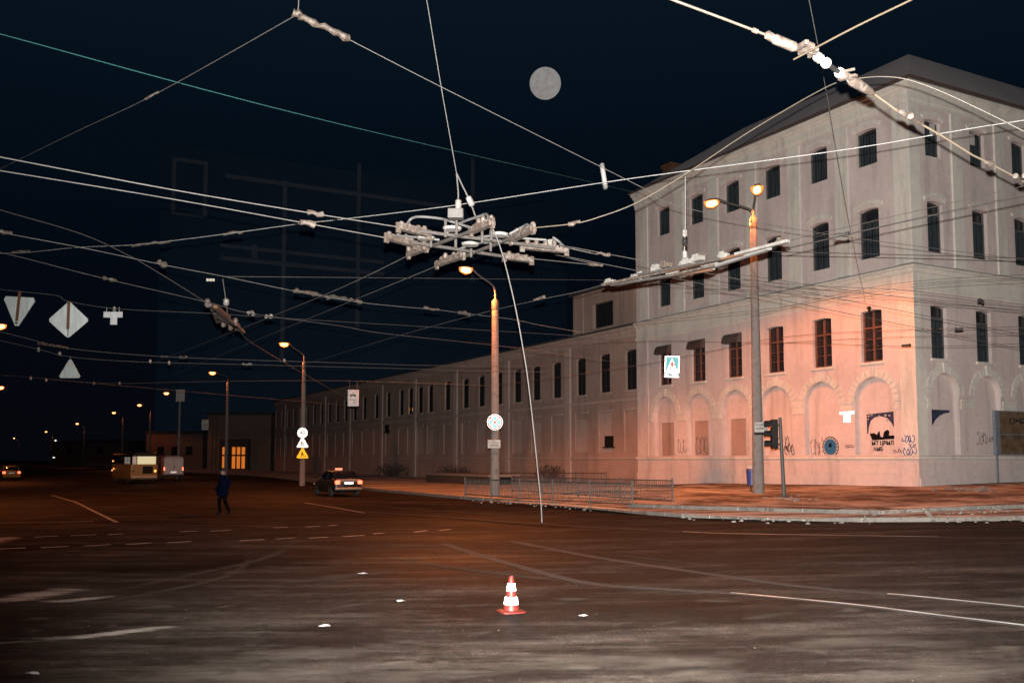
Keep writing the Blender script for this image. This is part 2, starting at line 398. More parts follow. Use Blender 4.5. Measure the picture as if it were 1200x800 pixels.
def kerb(pts, dz, w, h, name):
    mb = MB(); L = []
    for i in range(len(pts)-1):
        seg = pts[i+1]-pts[i]; n = max(1, int(seg.length/1.0))
        if seg.length > 40: n = 12
        for k in range(n): L.append((pts[i]+seg*(k/n), pts[i]+seg*((k+1)/n)))
    rnd = random.Random(3)
    for a, b in L:
        d = (b-a).normalized(); n = Vector((-d.y, d.x, 0)); g = .012
        j = rnd.uniform(-.012, .012)
        a2, b2 = a+d*g, b-d*g
        q = []
        for zz in (-.2, dz+h+j):
            for p, o in ((a2, -.02), (b2, -.02), (b2, w), (a2, w)):
                pp = p+n*o; q.append((pp.x, pp.y, zg(pp.x)+zz))
        mb.add(q, [(0,3,2,1),(4,5,6,7),(0,1,5,4),(1,2,6,5),(2,3,7,6),(3,0,4,7)])
    return tag(mb.build(name, M['asphaltdirt'], bevel=.012), kind='structure')
kerb(K[2:], .13, .16, .012, 'kerb')
kerb(U[2:6], .25, .15, .012, 'kerb')
kerb(U[6:], .25, .15, .012, 'kerb')

# decals on the road
def ribbon(mb, pts, w, dz, uv=False):
    P = []
    for i in range(len(pts)-1):
        n = max(1, int((pts[i+1]-pts[i]).length/1.2)); n = min(n, 24)
        for k in range(n): P.append(pts[i].lerp(pts[i+1], k/n))
    P.append(pts[-1]); n = len(P); vs = []
    rows = 5 if uv else 2
    uvs = []
    for i, p in enumerate(P):
        d = (P[min(i+1, n-1)]-P[max(i-1, 0)]); d.z = 0; d.normalize(); q = Vector((-d.y, d.x, 0))
        for k in range(rows):
            t = k/(rows-1); pp = p+q*(w*(t-.5)); vs.append((pp.x, pp.y, zg(pp.x)+dz)); uvs.append((i/(n-1), t))
    o = len(mb.v)
    mb.add(vs, [(i*rows+k+1, i*rows+k, (i+1)*rows+k, (i+1)*rows+k+1) for i in range(n-1) for k in range(rows-1)])
    if uv: mb.uv = (mb.uv or [])+uvs
def smooth_px(pts, k=6):
    P = [pts[0]]+list(pts)+[pts[-1]]; out = []
    for i in range(1, len(P)-2):
        for j in range(k):
            t = j/k
            out.append(tuple(.5*((2*P[i][c])+(-P[i-1][c]+P[i+1][c])*t+(2*P[i-1][c]-5*P[i][c]+4*P[i+1][c]-P[i+2][c])*t*t+(-P[i-1][c]+3*P[i][c]-3*P[i+1][c]+P[i+2][c])*t**3) for c in range(len(P[i]))))
    out.append(tuple(P[-2])); return out
lm = MB()
for a, b in [((40,629.3),(68,628)),((83,627.6),(113,626.4)),((127,626.4),(145,625.5)),((210,623),(232,622)),((247,622.3),(271,621)),((320,618.3),(337,617.4)),((358,617.4),(375,616.3)),((385,616),(395,615)),
             ((0,643.3),(30,641.8)),((48,641.6),(80,640)),((98,639.8),(130,638)),((148,637.8),(178,636)),((196,636),(224,634.3)),((281,633.6),(310,632)),((323,631.6),(346,630)),((362,630.6),(384,629.3)),((402,628.6),(427,627)),((437,625.4),(450,624.4)),((485,623.4),(500,621.6)),((515,621.4),(528,620.2))]:
    ribbon(lm, [G(*a), G(*b)], .16, .008)
ribbon(lm, [G(60,580), G(88,588), G(137,612)], .13, .008)
ribbon(lm, [G(-60,614), G(0,613), G(110,610.5)], .12, .008)
ribbon(lm, [G(357,589), G(392,594.5), G(427,601)], .12, .008)
tag(lm.build('road_markings', M['linepaint']), kind='structure')
rail_px = [[(400,597),(520,605.5),(640,614),(740,619.5),(850,625),(1000,627.5),(1130,629.5),(1300,632)],
           [(430,592),(520,598.5),(640,605.5),(760,610.5),(900,614.5),(1100,616.5),(1300,618)],
           [(520,637),(600,661),(690,683),(800,691.5),(870,696),(1000,708.5),(1100,721),(1200,733),(1330,750)],
           [(600,634),(700,653),(830,672),(940,687),(1070,698.5),(1200,711.5),(1330,725)]]
rm, rg = MB(), MB()
for L in rail_px:
    P = [G(*p) for p in smooth_px(L, 5)]
    ribbon(rg, P, .20, .004); ribbon(rm, P, .06, .008)
tag(rg.build('rail_groove', M['tyre']), kind='structure'); tag(rm.build('tram_rails', M['raildull']), kind='structure')
rs_ = MB()
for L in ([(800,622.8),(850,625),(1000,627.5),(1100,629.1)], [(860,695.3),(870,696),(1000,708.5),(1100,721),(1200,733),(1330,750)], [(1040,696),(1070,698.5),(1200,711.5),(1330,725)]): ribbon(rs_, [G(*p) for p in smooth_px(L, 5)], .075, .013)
tag(rs_.build('tram_rails', M['railglint']), kind='structure')  # light glint on the rails, painted as brighter stretches
sw, sd, sk = MB(), MB(), MB()
def px_rib(mb, pts, w, dz): ribbon(mb, [G(*p) for p in smooth_px(pts, 4)], w, dz, True)
px_rib(sw, [(-60,712),(10,703),(60,695),(110,686)], 1.1, .014)
px_rib(sw, [(30,707),(80,705),(140,698)], .5, .016)
px_rib(sd, [(-80,760),(60,752),(160,741),(240,732),(300,727),(420,724)], 1.1, .014)
px_rib(sw, [(-40,757),(80,749),(170,739),(230,733)], .42, .018)
px_rib(sw, [(-60,648),(0,632),(25,629)], 1.3, .013)
px_rib(sd, [(60,712),(150,690),(240,671),(310,655),(345,635),(356,618),(340,609)], .45, .020)
px_rib(sd, [(40,722),(150,701),(250,681),(290,660),(297,640)], .35, .021)
px_rib(sd, [(150,790),(300,772),(420,765),(560,752)], 1.2, .015)
px_rib(sd, [(290,690),(400,676),(480,670)], 1.0, .016)
px_rib(sd, [(-60,800),(120,795),(300,792),(500,790),(700,796)], 1.5, .015)
px_rib(sd, [(520,780),(760,776),(900,790)], 1.3, .017)
px_rib(sd, [(880,770),(1000,752),(1200,760)], 1.0, .015)
px_rib(sd, [(950,800),(1100,790),(1300,770)], 1.5, .016)
px_rib(sd, [(420,648),(520,664),(640,679),(720,688)], .5, .015)
px_rib(sd, [(620,640),(760,655),(880,669)], .35, .015)
px_rib(sd, [(680,690),(760,690),(860,699)], .5, .018)
px_rib(sk, [(380,598),(520,607),(640,616.5),(760,623)], .5, .005)
px_rib(sk, [(60,665),(180,668),(300,660),(420,655)], 3.0, .006)
for i in range(40):
    px, py = random.uniform(0, 1190), random.uniform(700, 796)
    l = random.uniform(20, 70); s = random.uniform(-.16, .05)
    px_rib(sd, [(px, py), (px+l*.5, py+l*.5*s+random.uniform(-1, 1)), (px+l, py+l*s)], random.uniform(.15, .5), .022+i*.0004)
ks = MB()
def pv_rib(mb, pts, w, dz): ribbon(mb, [G(px, py, dz) for px, py in smooth_px(pts, 4)], w, dz+.012, True)
for pts, w, dz in (([(770,600),(880,605),(1010,607.5)], 1.1, .13), ([(1000,604),(1050,601),(1110,600)], 2.4, .13), ([(1080,606),(1200,604)], 1.0, .13), ([(1030,596),(1080,594),(1200,588)], 1.6, .255), ([(885,585),(918,584),(955,584.5)], 1.5, .252), ([(770,589),(900,592),(1020,595.5)], .6, .253),
                   ([(1090,573),(1140,573),(1190,571)], 2.0, .254), ([(560,586),(640,590),(720,596),(770,600)], 1.1, .131), ([(640,580),(700,582),(790,582)], 2.6, .132), ([(800,575),(860,577)], 2.5, .257), ([(660,572),(790,574)], 3.0, .259)):
    pv_rib(ks, pts, w, dz)
for u0_, u1_, w in ((.5, 16, 1.1), (3, 9, 1.8)): ribbon(sk, [Vector((q.x, q.y, 0)) for q in [LF(u0_+(u1_-u0_)*k/8, .5) for k in range(9)]], w, .2535+.001*w, True)
ribbon(sk, [Vector((q.x, q.y, 0)) for q in [RF(0.2+2.2*k, .6) for k in range(9)]], 1.2, .2545, True)
tag(ks.build('snow', M['kerbsnow']), kind='stuff'); tag(sw.build('snow', M['streakwhite']), kind='stuff'); tag(sd.build('dust', M['streakdust']), kind='stuff'); tag(sk.build('damp_patch', M['streakdark']), kind='structure')
# crumbs of snow and ice lying on the road and along the kerb
cr = MB(); rnd = random.Random(11)
def crumb(p, s):
    n = 6; vs = []
    for k in range(n): a = 2*PI*k/n; q = s*rnd.uniform(.6, 1.2); vs.append((p.x+q*math.cos(a), p.y+q*math.sin(a), p.z-.01))
    for k in range(n): a = 2*PI*k/n; q = s*rnd.uniform(.3, .7); vs.append((p.x+q*math.cos(a), p.y+q*math.sin(a), p.z+s*rnd.uniform(.2, .5)))
    cr.add(vs, [tuple(range(6, 12))]+[(k, (k+1) % 6, 6+(k+1) % 6, 6+k) for k in range(6)])
for i in range(110):
    crumb(G(rnd.uniform(0, 1200), rnd.uniform(660, 800)), rnd.uniform(.003, .009))
for L, dz, n in (([(800,606),(900,609.5),(1010,611)], .13, 35), ([(1010,603),(1040,598),(1085,597)], .2, 70), ([(1060,603),(1130,600),(1200,597)], .2, 35), ([(1090,610),(1200,609)], .1, 25), ([(560,586),(700,596)], .15, 60)):
    for i in range(n):
        t = rnd.random()*(len(L)-1); k = int(t); f = t-k
        px = L[k][0]*(1-f)+L[k+1][0]*f; py = L[k][1]*(1-f)+L[k+1][1]*f
        crumb(G(px+rnd.gauss(0, 4), py+rnd.gauss(0, 1.6), dz), rnd.uniform(.02, .09))
for i in range(60):
    crumb(G(920+rnd.gauss(0, 14), 584+rnd.gauss(0, 1.5), .25), rnd.uniform(.03, .10))
for i in range(50):
    crumb(G(1135+rnd.gauss(0, 18), 574+rnd.gauss(0, 1.2), .25), rnd.uniform(.06, .2))
tag(cr.build('snow_crumbs', M['snow']), kind='stuff')
for px, py, s, lab in ((426,672.5,.07,'white paper scrap on the road left of the cone, farthest from the camera'),(380,734,.05,'small white scrap lying on the road close left of the cone base'),(685,722.5,.05,'white flat scrap lying on the road to the right of the cone'),(38,790.5,.05,'white folded scrap lying on the road at the lower left of the photo'),(470,705,.05,'torn white scrap on the road left of the cone, between two others')):
    p = G(px, py); mb = MB(); n = 7
    vs = [(s*rnd.uniform(.7, 1.4)*math.cos(2*PI*k/n)*1.4, s*rnd.uniform(.5, 1)*math.sin(2*PI*k/n), .005+rnd.uniform(0, .02)) for k in range(n)]
    mb.add(vs+[(0, 0, .035)], [(k, (k+1) % n, n) for k in range(n)])
    o = mb.build('paper_scrap', M['litter']); o.location = (p.x, p.y, p.z+.002); tag(o, lab, 'litter', 'paper scraps on the road')

# ---------------------------------------------------------------- corner building
def wall_grid(mb, P, u0, u1, v0, v1, holes, mi=0, rmi=None):
    """P(u,v,d): point of the facade. holes: (u0,u1,v0,v1,depth,rise,back) ; rise>0 gives an arched head; back: close the niche"""
    us = sorted({u0, u1, *[h[0] for h in holes], *[h[1] for h in holes]}); vv = sorted({v0, v1, *[h[2] for h in holes], *[h[3] for h in holes]})
    for i in range(len(us)-1):
        for j in range(len(vv)-1):
            cu, cv = (us[i]+us[i+1])/2, (vv[j]+vv[j+1])/2
            if any(h[0] < cu < h[1] and h[2] < cv < h[3] for h in holes): continue
            mb.quad(P(us[i], vv[j], 0), P(us[i+1], vv[j], 0), P(us[i+1], vv[j+1], 0), P(us[i], vv[j+1], 0), mi)
    for a, b2, c, d, dep, rise, back in holes:
        n = 14 if rise > .5 else 6; sp = d-rise; cxm = (a+b2)/2; hw = (b2-a)/2
        if rise > 0:
            if rise >= hw*.98: arc = [(cxm-hw*math.cos(PI*k/n), sp+rise*math.sin(PI*k/n)) for k in range(n+1)]
            else:
                rad = (hw*hw+rise*rise)/(2*rise); al = math.asin(hw/rad)
                arc = [(cxm+rad*math.sin(-al+2*al*k/n), sp+rise-rad+rad*math.cos(-al+2*al*k/n)) for k in range(n+1)]
            for k in range(n):
                (x0, z0), (x1, z1) = arc[k], arc[k+1]
                mb.quad(P(x0, z0, 0), P(x1, z1, 0), P(x1, d, 0), P(x0, d, 0), mi)
        else: arc = [(a, d), (b2, d)]
        ol = [(a, c)]+arc+[(b2, c)]
        for k in range(len(ol)):
            p, q = ol[k], ol[(k+1) % len(ol)]
            mb.quad(P(*p, 0), P(*p, -dep), P(*q, -dep), P(*q, 0), mi if rmi is None else rmi)
        if back: mb.add([P(*p, -dep) for p in ol], [tuple(range(len(ol)))], mi)

bld = thing('factory_building', 'four-storey pale plaster corner factory with barred windows, blind arches and hipped roof', 'building', BC, BA)
def PL(u, v, d=0): return (-d, u, v)        # local: left facade
def PR(u, v, d=0): return (u, -d, v)        # local: right facade
LU = [2.72, 6.2, 9.92, 13.55, 17.1, 20.72]; LA = [2.72, 6.38, 9.97, 13.55, 17.15, 20.8]
RU = [1.9, 5.55, 9.2, 12.9, 16.6, 20.3]; RA = [2.2, 5.68, 9.2, 12.9, 16.6, 20.3]
LLEN, RLEN, HB = 24.1, 24.0, 21.0
rows = [(17.35, 19.35, .10), (12.22, 14.95, .10), (6.6, 9.4, .07)]
wallm = MB()
hl = [(u-.70, u+.70, v0, v1, .34, r, False) for u in LU for v0, v1, r in rows]+[(u-1.28, u+1.28, 1.62, 5.78, .30, 1.28, True) for u in LA]
hr = [(u-.62, u+.62, v0, v1, .34, r, False) for u in RU for v0, v1, r in rows]+[(u-1.10, u+1.10, 1.62, 5.86, .30, 1.10, True) for u in RA]
wall_grid(wallm, PL, 0, LLEN, -1, HB, hl); wall_grid(wallm, PR, 0, RLEN, -1, HB, hr)
wallm.quad((0, LLEN, -1), (15, LLEN, -1), (15, LLEN, HB), (0, LLEN, HB)); wallm.quad((15, LLEN, -1), (15, 14, -1), (15, 14, HB), (15, LLEN, HB))
wallm.quad((RLEN, 0, -1), (RLEN, 14, -1), (RLEN, 14, HB), (RLEN, 0, HB)); wallm.quad((15, 14, -1), (RLEN, 14, -1), (RLEN, 14, HB), (15, 14, HB))
# plinth panels and ledge in low relief
for P, n, Ls in ((PL, LLEN, LA), (PR, RLEN, RA)):
    for u in Ls:
        a, b2 = u-1.3, u+1.3
        for (p, q, r_, s_) in ((a, b2, .62, .69), (a, b2, 1.16, 1.23)):
            c = [P(p, r_, .0), P(q, s_, .035)]
            x0, x1 = sorted((c[0][0], c[1][0])); y0, y1 = sorted((c[0][1], c[1][1])); wallm.box(x0, x1, y0, y1, r_, s_)
    c = [P(0, .0, -.02), P(n, .45, .09)]
    x0, x1 = sorted((c[0][0], c[1][0])); y0, y1 = sorted((c[0][1], c[1][1])); wallm.box(x0, x1, y0, y1, -1, .42)
for u in LA[3:]:                              # boarded doors in the far niches
    wallm.box(.19, .301, u-.82, u+.82, 3.95, 4.08); wallm.box(.20, .301, u-.84, u-.73, 1.62, 3.949); wallm.box(.20, .301, u+.73, u+.84, 1.62, 3.949)
wallm.build('wall', M['plaster'], bld)
for u in LA[3:]:
    mb = MB(); mb.box(.262, .298, u-.725, u+.725, 1.625, 3.945); mb.build('boarded_door', M['wing'], bld)

def pbox(mb, P, u0, u1, v0, v1, d0, d1, mi=0):
    a, b2 = P(u0, v0, d0), P(u1, v1, d1)
    mb.box(min(a[0], b2[0]), max(a[0], b2[0]), min(a[1], b2[1]), max(a[1], b2[1]), v0, v1, mi)
def cornice(prof, LL=LLEN, RL=RLEN, mat='trim', name='cornice', parent=bld):
    """prof: list of (d,v) outward offsets, swept round the corner"""
    mb = MB(); n = len(prof)
    st = [[(-d, LL+.02, v) for d, v in prof], [(-d, -d, v) for d, v in prof], [(RL, -d, v) for d, v in prof]]
    mb.loft(st); return mb.build(name, M[mat], parent)
cornice([(-.05, 19.95), (.06, 19.95), (.06, 20.15), (.14, 20.2), (.14, 20.32), (.10, 20.34), (.10, 20.62), (.26, 20.70), (.26, 20.80), (.42, 20.86), (.42, 21.02), (-.05, 21.02)])
cornice([(-.05, 10.02), (.05, 10.02), (.05, 10.12), (.11, 10.16), (.11, 10.26), (.03, 10.27), (.03, 10.98), (.12, 11.02), (.20, 11.14), (.20, 11.20), (.30, 11.24), (.30, 11.36), (.08, 11.48), (-.05, 11.48)])
cornice([(-.05, 1.36), (.07, 1.36), (.13, 1.41), (.13, 1.53), (.05, 1.57), (-.05, 1.57)])
# pilasters of the two upper storeys
def pil(P, u0, u1, v0=11.5, v1=19.93, d=.10):
    mb = MB(); pbox(mb, P, u0, u1, v0, v1, -.04, d); mb.build('pilaster', M['trim'], bld, bevel=.015)
for u in [(LU[i]+LU[i+1])/2 for i in range(5)]: pil(PL, u-.48, u+.48)
pil(PL, 22.55, 23.5)
for u in [(RU[i]+RU[i+1])/2 for i in range(5)]: pil(PR, u-.42, u+.42)
mb = MB(); mb.loft([[(-.10, .95, z), (-.10, -.10, z), (.72, -.10, z), (.72, .04, z), (.04, .04, z), (.04, .95, z)] for z in (11.5, 19.93)]); mb.build('corner_pilaster', M['trim'], bld, bevel=.015)
mb = MB(); mb.loft([[(-.05, .95, z), (-.05, -.05, z), (.72, -.05, z), (.72, .04, z), (.04, .04, z), (.04, .95, z)] for z in (1.58, 10.0)]); mb.build('corner_pilaster', M['trim'], bld)
mb = MB(); pbox(mb, PL, 22.7, 23.9, 1.58, 10.0, -.03, .07); mb.build('pilaster', M['plaster'], bld, bevel=.015)
# arch mouldings with voussoirs and imposts
def archm(P, u, hw, sp, top):
    mb = MB(); n = 15; ro, ri = hw+.42, hw+.02
    for k in range(n):
        a0, a1 = PI*(k+.06)/n, PI*(k+.94)/n
        key = k == n//2
        o = ro+(.14 if key else 0); d = .10 if key else (.06 if k % 2 else .045)
        poly = [(u-ri*math.cos(a0), sp+ri*math.sin(a0)), (u-ri*math.cos(a1), sp+ri*math.sin(a1)), (u-o*math.cos(a1), sp+o*math.sin(a1)), (u-o*math.cos(a0), sp+o*math.sin(a0))]
        base = [P(x, z, -.02) for x, z in poly]; end = P(0, 0, d+.02); st = P(0, 0, 0)
        mb.prism(base, st, end)
    return mb.build('arch_moulding', M['trim'], bld)
for u in LA: archm(PL, u, 1.28, 4.5, 5.78)
for u in RA: archm(PR, u, 1.10, 4.76, 5.86)
def impost(P, u0, u1):
    mb = MB(); pbox(mb, P, u0, u1, 4.02, 4.14, -.02, .08); pbox(mb, P, u0+.04, u1-.04, 4.145, 4.40, -.02, .05); pbox(mb, P, u0, u1, 4.405, 4.5, -.02, .11)
    mb.build('impost', M['trim'], bld)
for Ls, P, hw in ((LA, PL, 1.28), (RA, PR, 1.10)):
    for i in range(len(Ls)-1): impost(P, Ls[i]+hw+.08, Ls[i+1]-hw-.08)
impost(PL, .95, LA[0]-1.36); impost(PR, .72, RA[0]-1.16); impost(PL, LA[-1]+1.36, 22.68)
# windows (frames, shutters, panes)
def window_proto(w, v0, v1, style):
    """a window in facade coordinates centred on u=0; returned as (frame MB, pane MB, boards MB)"""
    fr, pa, bo = MB(), MB(), MB(); h = w/2
    B = lambda mb, x0, x1, z0, z1, d0, d1: mb.box(-d1, -d0, x0, x1, z0, z1)
    B(pa, -h, h, v0, v1, -.33, -.31)
    if style in ('shutter', 'shutter_short'):
        top = v1-.06 if style == 'shutter_short' else v1-.72
        for x0, x1 in ((-h, -h+.07), (h-.07, h)): B(fr, x0, x1, v0, v1-.1, -.28, -.20)
        B(fr, -h+.07, h-.07, v0, v0+.08, -.28, -.20); 
        if style == 'shutter': B(fr, -h+.07, h-.07, top, top+.07, -.28, -.20)
        n = 6
        for k in range(n):
            x = -h+.08+(w-.16)*k/n; ww = (w-.16)/n*(.70 if k % 2 else .5)
            t = top-(random.uniform(0, .03))
            if style == 'shutter_short' and k >= 4: t = v1-.12
            elif style == 'shutter_short': t = v1-.30
            B(bo, x, x+ww, v0+.085, t, -.26, -.22)
    else:
        for x0, x1 in ((-h, -h+.09), (h-.09, h), (-.05, .05)): B(fr, x0, x1, v0, v1-.08, -.28, -.18)
        for z in (v0, v1-.98): B(fr, -h+.092, -.052, z, z+.09, -.28, -.18); B(fr, .052, h-.092, z, z+.09, -.28, -.18)
        for k in (.33, .66): 
            z = v0+.1+(v1-v0-1.1)*k
            B(bo, -h+.092, -.052, z, z+.03, -.26, -.20); B(bo, .052, h-.092, z, z+.03, -.26, -.20)
    return fr, pa, bo
def make_window(w, v0, v1, style, fmat, bmat, parent):
    fr, pa, bo = window_proto(w, v0, v1, style)
    f = fr.build('window', M[fmat], parent); pa.build('pane', M['pane'], f); bo.build('boards' if 'shut' in style else 'glazing_bars', M[bmat], f)
    return f
def hood(w, v1, parent, mat, rise):
    mb = MB(); n = 8; hw = w/2+.16; rad = (hw*hw+rise*rise)/(2*rise); al = math.asin(hw/rad)
    pts = lambda o: [(hw and (rad+o)*math.sin(-al+2*al*k/n), v1+.10+rise-rad-.14+(rad+o)*math.cos(-al+2*al*k/n)) for k in range(n+1)]
    a, b2 = pts(.04), pts(.26)
    for k in range(n):
        base = [(.02, x, z) for x, z in (a[k], a[k+1], b2[k+1], b2[k])]; mb.prism(base, (0,0,0), (-.09, 0, 0))
    return mb.build('window_hood', M[mat], parent)
wi = 0
for side, Ls, w in (('L', LU, 1.40), ('R', RU, 1.24)):
    for r, (v0, v1, ris) in enumerate(rows):
        style = ('shutter_short', 'shutter', 'casement')[r]
        if side == 'R' and r == 2: style = 'shutter'
        fm, bm = (('greyframe', 'boards') if style != 'casement' else ('brownframe', 'brownframe'))
        proto = make_window(w, v0, v1, style, fm, bm, bld); hp = hood(w, v1, bld, 'trim', .22) if r < 2 else None
        for i, u in enumerate(Ls):
            f = proto if i == 0 else dup(proto, bld)
            h2 = None if hp is None else (hp if i == 0 else dup(hp, bld))
            for o in (f, h2):
                if o is None: continue
                if side == 'L': o.location = (0, u, 0)
                else: o.rotation_euler = (0, 0, PI/2); o.location = (u, 0, 0)
        if r == 2:
            for u in Ls:
                mb = MB(); P = PL if side == 'L' else PR
                pbox(mb, P, u-w/2-.12, u+w/2+.12, v0-.14, v0-.01, -.1, .12); mb.build('window_sill', M['trim'], bld)
# two pale boards in the right-hand top windows
for u, k in ((1.9, .2), (5.55, -.15)):
    mb = MB(); pbox(mb, PR, u+k-.14, u+k+.22, 18.62, 19.22, -.21, -.17); mb.build('pale_board', M['whitepane'], bld)
# tin awnings over three windows
for u in (13.55, 17.1, 20.72):
    mb = MB(); n = 6
    prev = None
    pts = [(.42*math.sin(PI/2*k/n), 8.80+.62*math.cos(PI/2*k/n)*1.0) for k in range(n+1)]
    rings = [[PL(uu, z, .02+d) for d, z in pts]+[PL(uu, 8.78, .02)] for uu in (u-.74, u+.74)]
    mb.loft(rings); mb.build('tin_awning', M['roofedge'] if u > 14 else M['galv'], bld)
# roof: hipped, sheet metal
ro = .55; ze = 21.06; zr = 24.5; dpt = 6.4
rf = MB()
A0 = (-ro, -ro, ze); A1 = (-ro, LLEN+.1, ze); A2 = (RLEN+.2, -ro, ze)
apx = (3.9, 2.9, zr); rl = (3.9, LLEN-7.5, zr); r2 = (RLEN-3, 2.9, zr)
E1 = (14, LLEN+.1, ze); E2 = (RLEN+.2, 13.8, ze); E0 = (14, 13.8, ze)
T1 = (11, LLEN-7.5, zr); T2 = (RLEN-3, 10.8, zr); T0 = (11, 10.8, zr)
rf.add([A0, A1, rl, apx], [(0, 3, 2, 1)]); rf.add([A0, A2, r2, apx], [(0, 1, 2, 3)])
rf.add([A1, E1, T1, rl], [(0, 3, 2, 1)]); rf.add([E1, E0, T0, T1], [(0, 1, 2, 3)]); rf.add([E0, E2, T2, T0], [(0, 1, 2, 3)]); rf.add([A2, E2, T2, r2], [(0, 1, 2, 3)])
rf.add([apx, rl, T1, T0], [(0, 1, 2, 3)]); rf.add([apx, r2, T2, T0], [(0, 3, 2, 1)])
rf.build('roof', M['roof'], bld)
mb = MB(); mb.loft([[(-ro-d, LLEN+.1, z) for d, z in ((.0, 21.03), (.10, 21.03), (.10, 21.14), (0, 21.14))], [(-ro-d, -ro-d, z) for d, z in ((.0, 21.03), (.10, 21.03), (.10, 21.14), (0, 21.14))], [(RLEN+.2, -ro-d, z) for d, z in ((.0, 21.03), (.10, 21.03), (.10, 21.14), (0, 21.14))]])
mb.build('gutter', M['roofedge'], bld)
mb = MB(); mb.box(2.2, 3.2, 22.6, 23.6, 20.5, 23.3); mb.box(2.1, 3.3, 22.5, 23.7, 23.302, 23.5); mb.build('chimney', M['rust'], bld)
# paint and paper on the wall: part of the building
def flat(P, poly, d, mat, name, parent=bld):
    mb = MB(); mb.prism([P(u, v, d) for u, v in poly], P(0, 0, 0), P(0, 0, .006)); return mb.build(name, M[mat], parent)
ub = LA[1]; nd = -.298
def disc(P, u, v, ru, rv, d, mat, name, n=28): flat(P, [(u+ru*math.cos(2*PI*k/n), v+rv*math.sin(2*PI*k/n)) for k in range(n)], d, mat, name)
u0, v0 = 6.05, 2.08
disc(PL, u0, v0, .60, .60, nd, 'blackpaint', 'oval_emblem'); disc(PL, u0, v0, .56, .56, nd+.007, 'whitepane', 'oval_emblem'); disc(PL, u0, v0, .45, .45, nd+.014, 'postcyan', 'oval_emblem')
mb = MB()
for k in range(18):
    a = 2*PI*k/18; mb.prism([PL(u0+.505*math.cos(a+da)*q, v0+.505*math.sin(a+da)*q, nd+.014) for da, q in ((-.07, .95), (.07, .95), (.07, 1.06), (-.07, 1.06))], PL(0,0,0), PL(0,0,.006))
mb.build('emblem_lettering', M['blackpaint'], bld)
flat(PL, [(u0-.02, v0+.28), (u0-.14, v0+.02), (u0+.06, v0-.02), (u0+.14, v0+.06)], nd+.021, 'blackpaint', 'emblem_mark')
# torn navy poster and black spray
PU = lambda L, a, b2, k: [(u, a+(v-b2)*k) for u, v in L]
flat(PL, PU([(3.45, 3.30), (3.45, 1.95), (3.38, 1.90), (3.32, 2.4), (3.18, 2.85), (2.9, 3.08), (2.5, 3.12), (2.1, 2.98), (1.85, 2.65), (1.72, 2.35), (1.66, 2.3), (1.68, 3.42)], 2.75, 1.9, .757), nd, 'posterblue', 'torn_poster')
flat(PL, PU([(3.28, 2.1), (2.95, 2.12), (2.80, 2.0), (2.70, 2.2), (2.62, 2.22), (2.58, 1.9), (2.42, 1.85), (2.32, 2.2), (2.10, 2.3), (1.98, 2.2), (2.02, 1.95), (1.5, 1.95), (1.44, 1.7), (1.5, 1.2+.42), (1.6, 1.66), (1.66, 1.74), (3.1, 1.68)], 2.35, 1.62, .88), nd+.007, 'blackpaint', 'spray_paint')
def ML(u, v, d):  # text frame on the left facade: reads from high u to low u
    return Matrix(((0, 0, -1, -d), (-1, 0, 0, u), (0, 1, 0, v), (0, 0, 0, 1)))
def MR(u, v, d):
    return Matrix(((1, 0, 0, u), (0, 0, -1, -d), (0, 1, 0, v), (0, 0, 0, 1)))
def strokes(P, seed, u0, v0, w, h, mat, name, n=5, d=.004, r=.02):
    rn = random.Random(seed); mb = MB()
    for k in range(n):
        pts = []; x = u0+w*k/n; ph = rn.uniform(0, 6)
        for j in range(9):
            a = ph+j*rn.uniform(.5, .9)
            pts.append(P(x+w/n*.55*math.cos(a)+w/n*.05*j, v0+h*.45*math.sin(a), d))
        mb.tube(pts, r, 5)
    return mb.build(name, M[mat], bld)
text_mesh('МТ ЦРМЛ', .30, M['blackpaint'], bld, ML(2.45, 2.24, nd), 'graffiti', .004, .012)
text_mesh('АМБ', .28, M['blackpaint'], bld, ML(2.75, 1.92, nd), 'graffiti', .004, .012)
strokes(PL, 1, .22, 2.42, .72, .42, 'bluespray', 'graffiti', 4, .055); strokes(PL, 2, .16, 2.08, .45, .18, 'bluespray', 'graffiti', 3, .055)
strokes(PL, 3, .14, 1.78, .8, .40, 'bluespray', 'graffiti', 4, .055); strokes(PL, 4, .96, 1.82, .6, .2, 'blackpaint', 'graffiti', 4, .01, .012)
strokes(PL, 5, 8.6, 1.95, .8, .7, 'blackpaint', 'graffiti', 3, .004); strokes(PL, 6, 9.3, 2.35, 1.4, .9, 'blackpaint', 'graffiti', 4, nd)
strokes(PL, 7, 4.15, 2.1, .6, .18, 'greyspray', 'graffiti', 4, .004); strokes(PL, 8, 6.7, 2.1, .9, 1.2, 'greyspray', 'graffiti', 3, nd)
strokes(PL, 9, 16.6, 2.3, 1.3, 1.3, 'greyspray', 'graffiti', 3, -.22); strokes(PL, 10, 18.6, 2.3, .9, 1.0, 'greyspray', 'graffiti', 3, .004)
flat(PR, PU([(1.35, 3.42), (2.9, 3.42), (2.9, 3.2), (2.5, 3.12), (2.1, 2.9), (1.78, 2.55), (1.55, 2.1), (1.36, 1.98)], 3.1, 1.98, .6), nd, 'posterblue', 'torn_poster')
strokes(PR, 12, 5.1, 2.5, .9, .8, 'greyspray', 'graffiti', 3, nd); strokes(PR, 13, 6.0, 2.5, .6, .4, 'greyspray', 'graffiti', 3, nd)
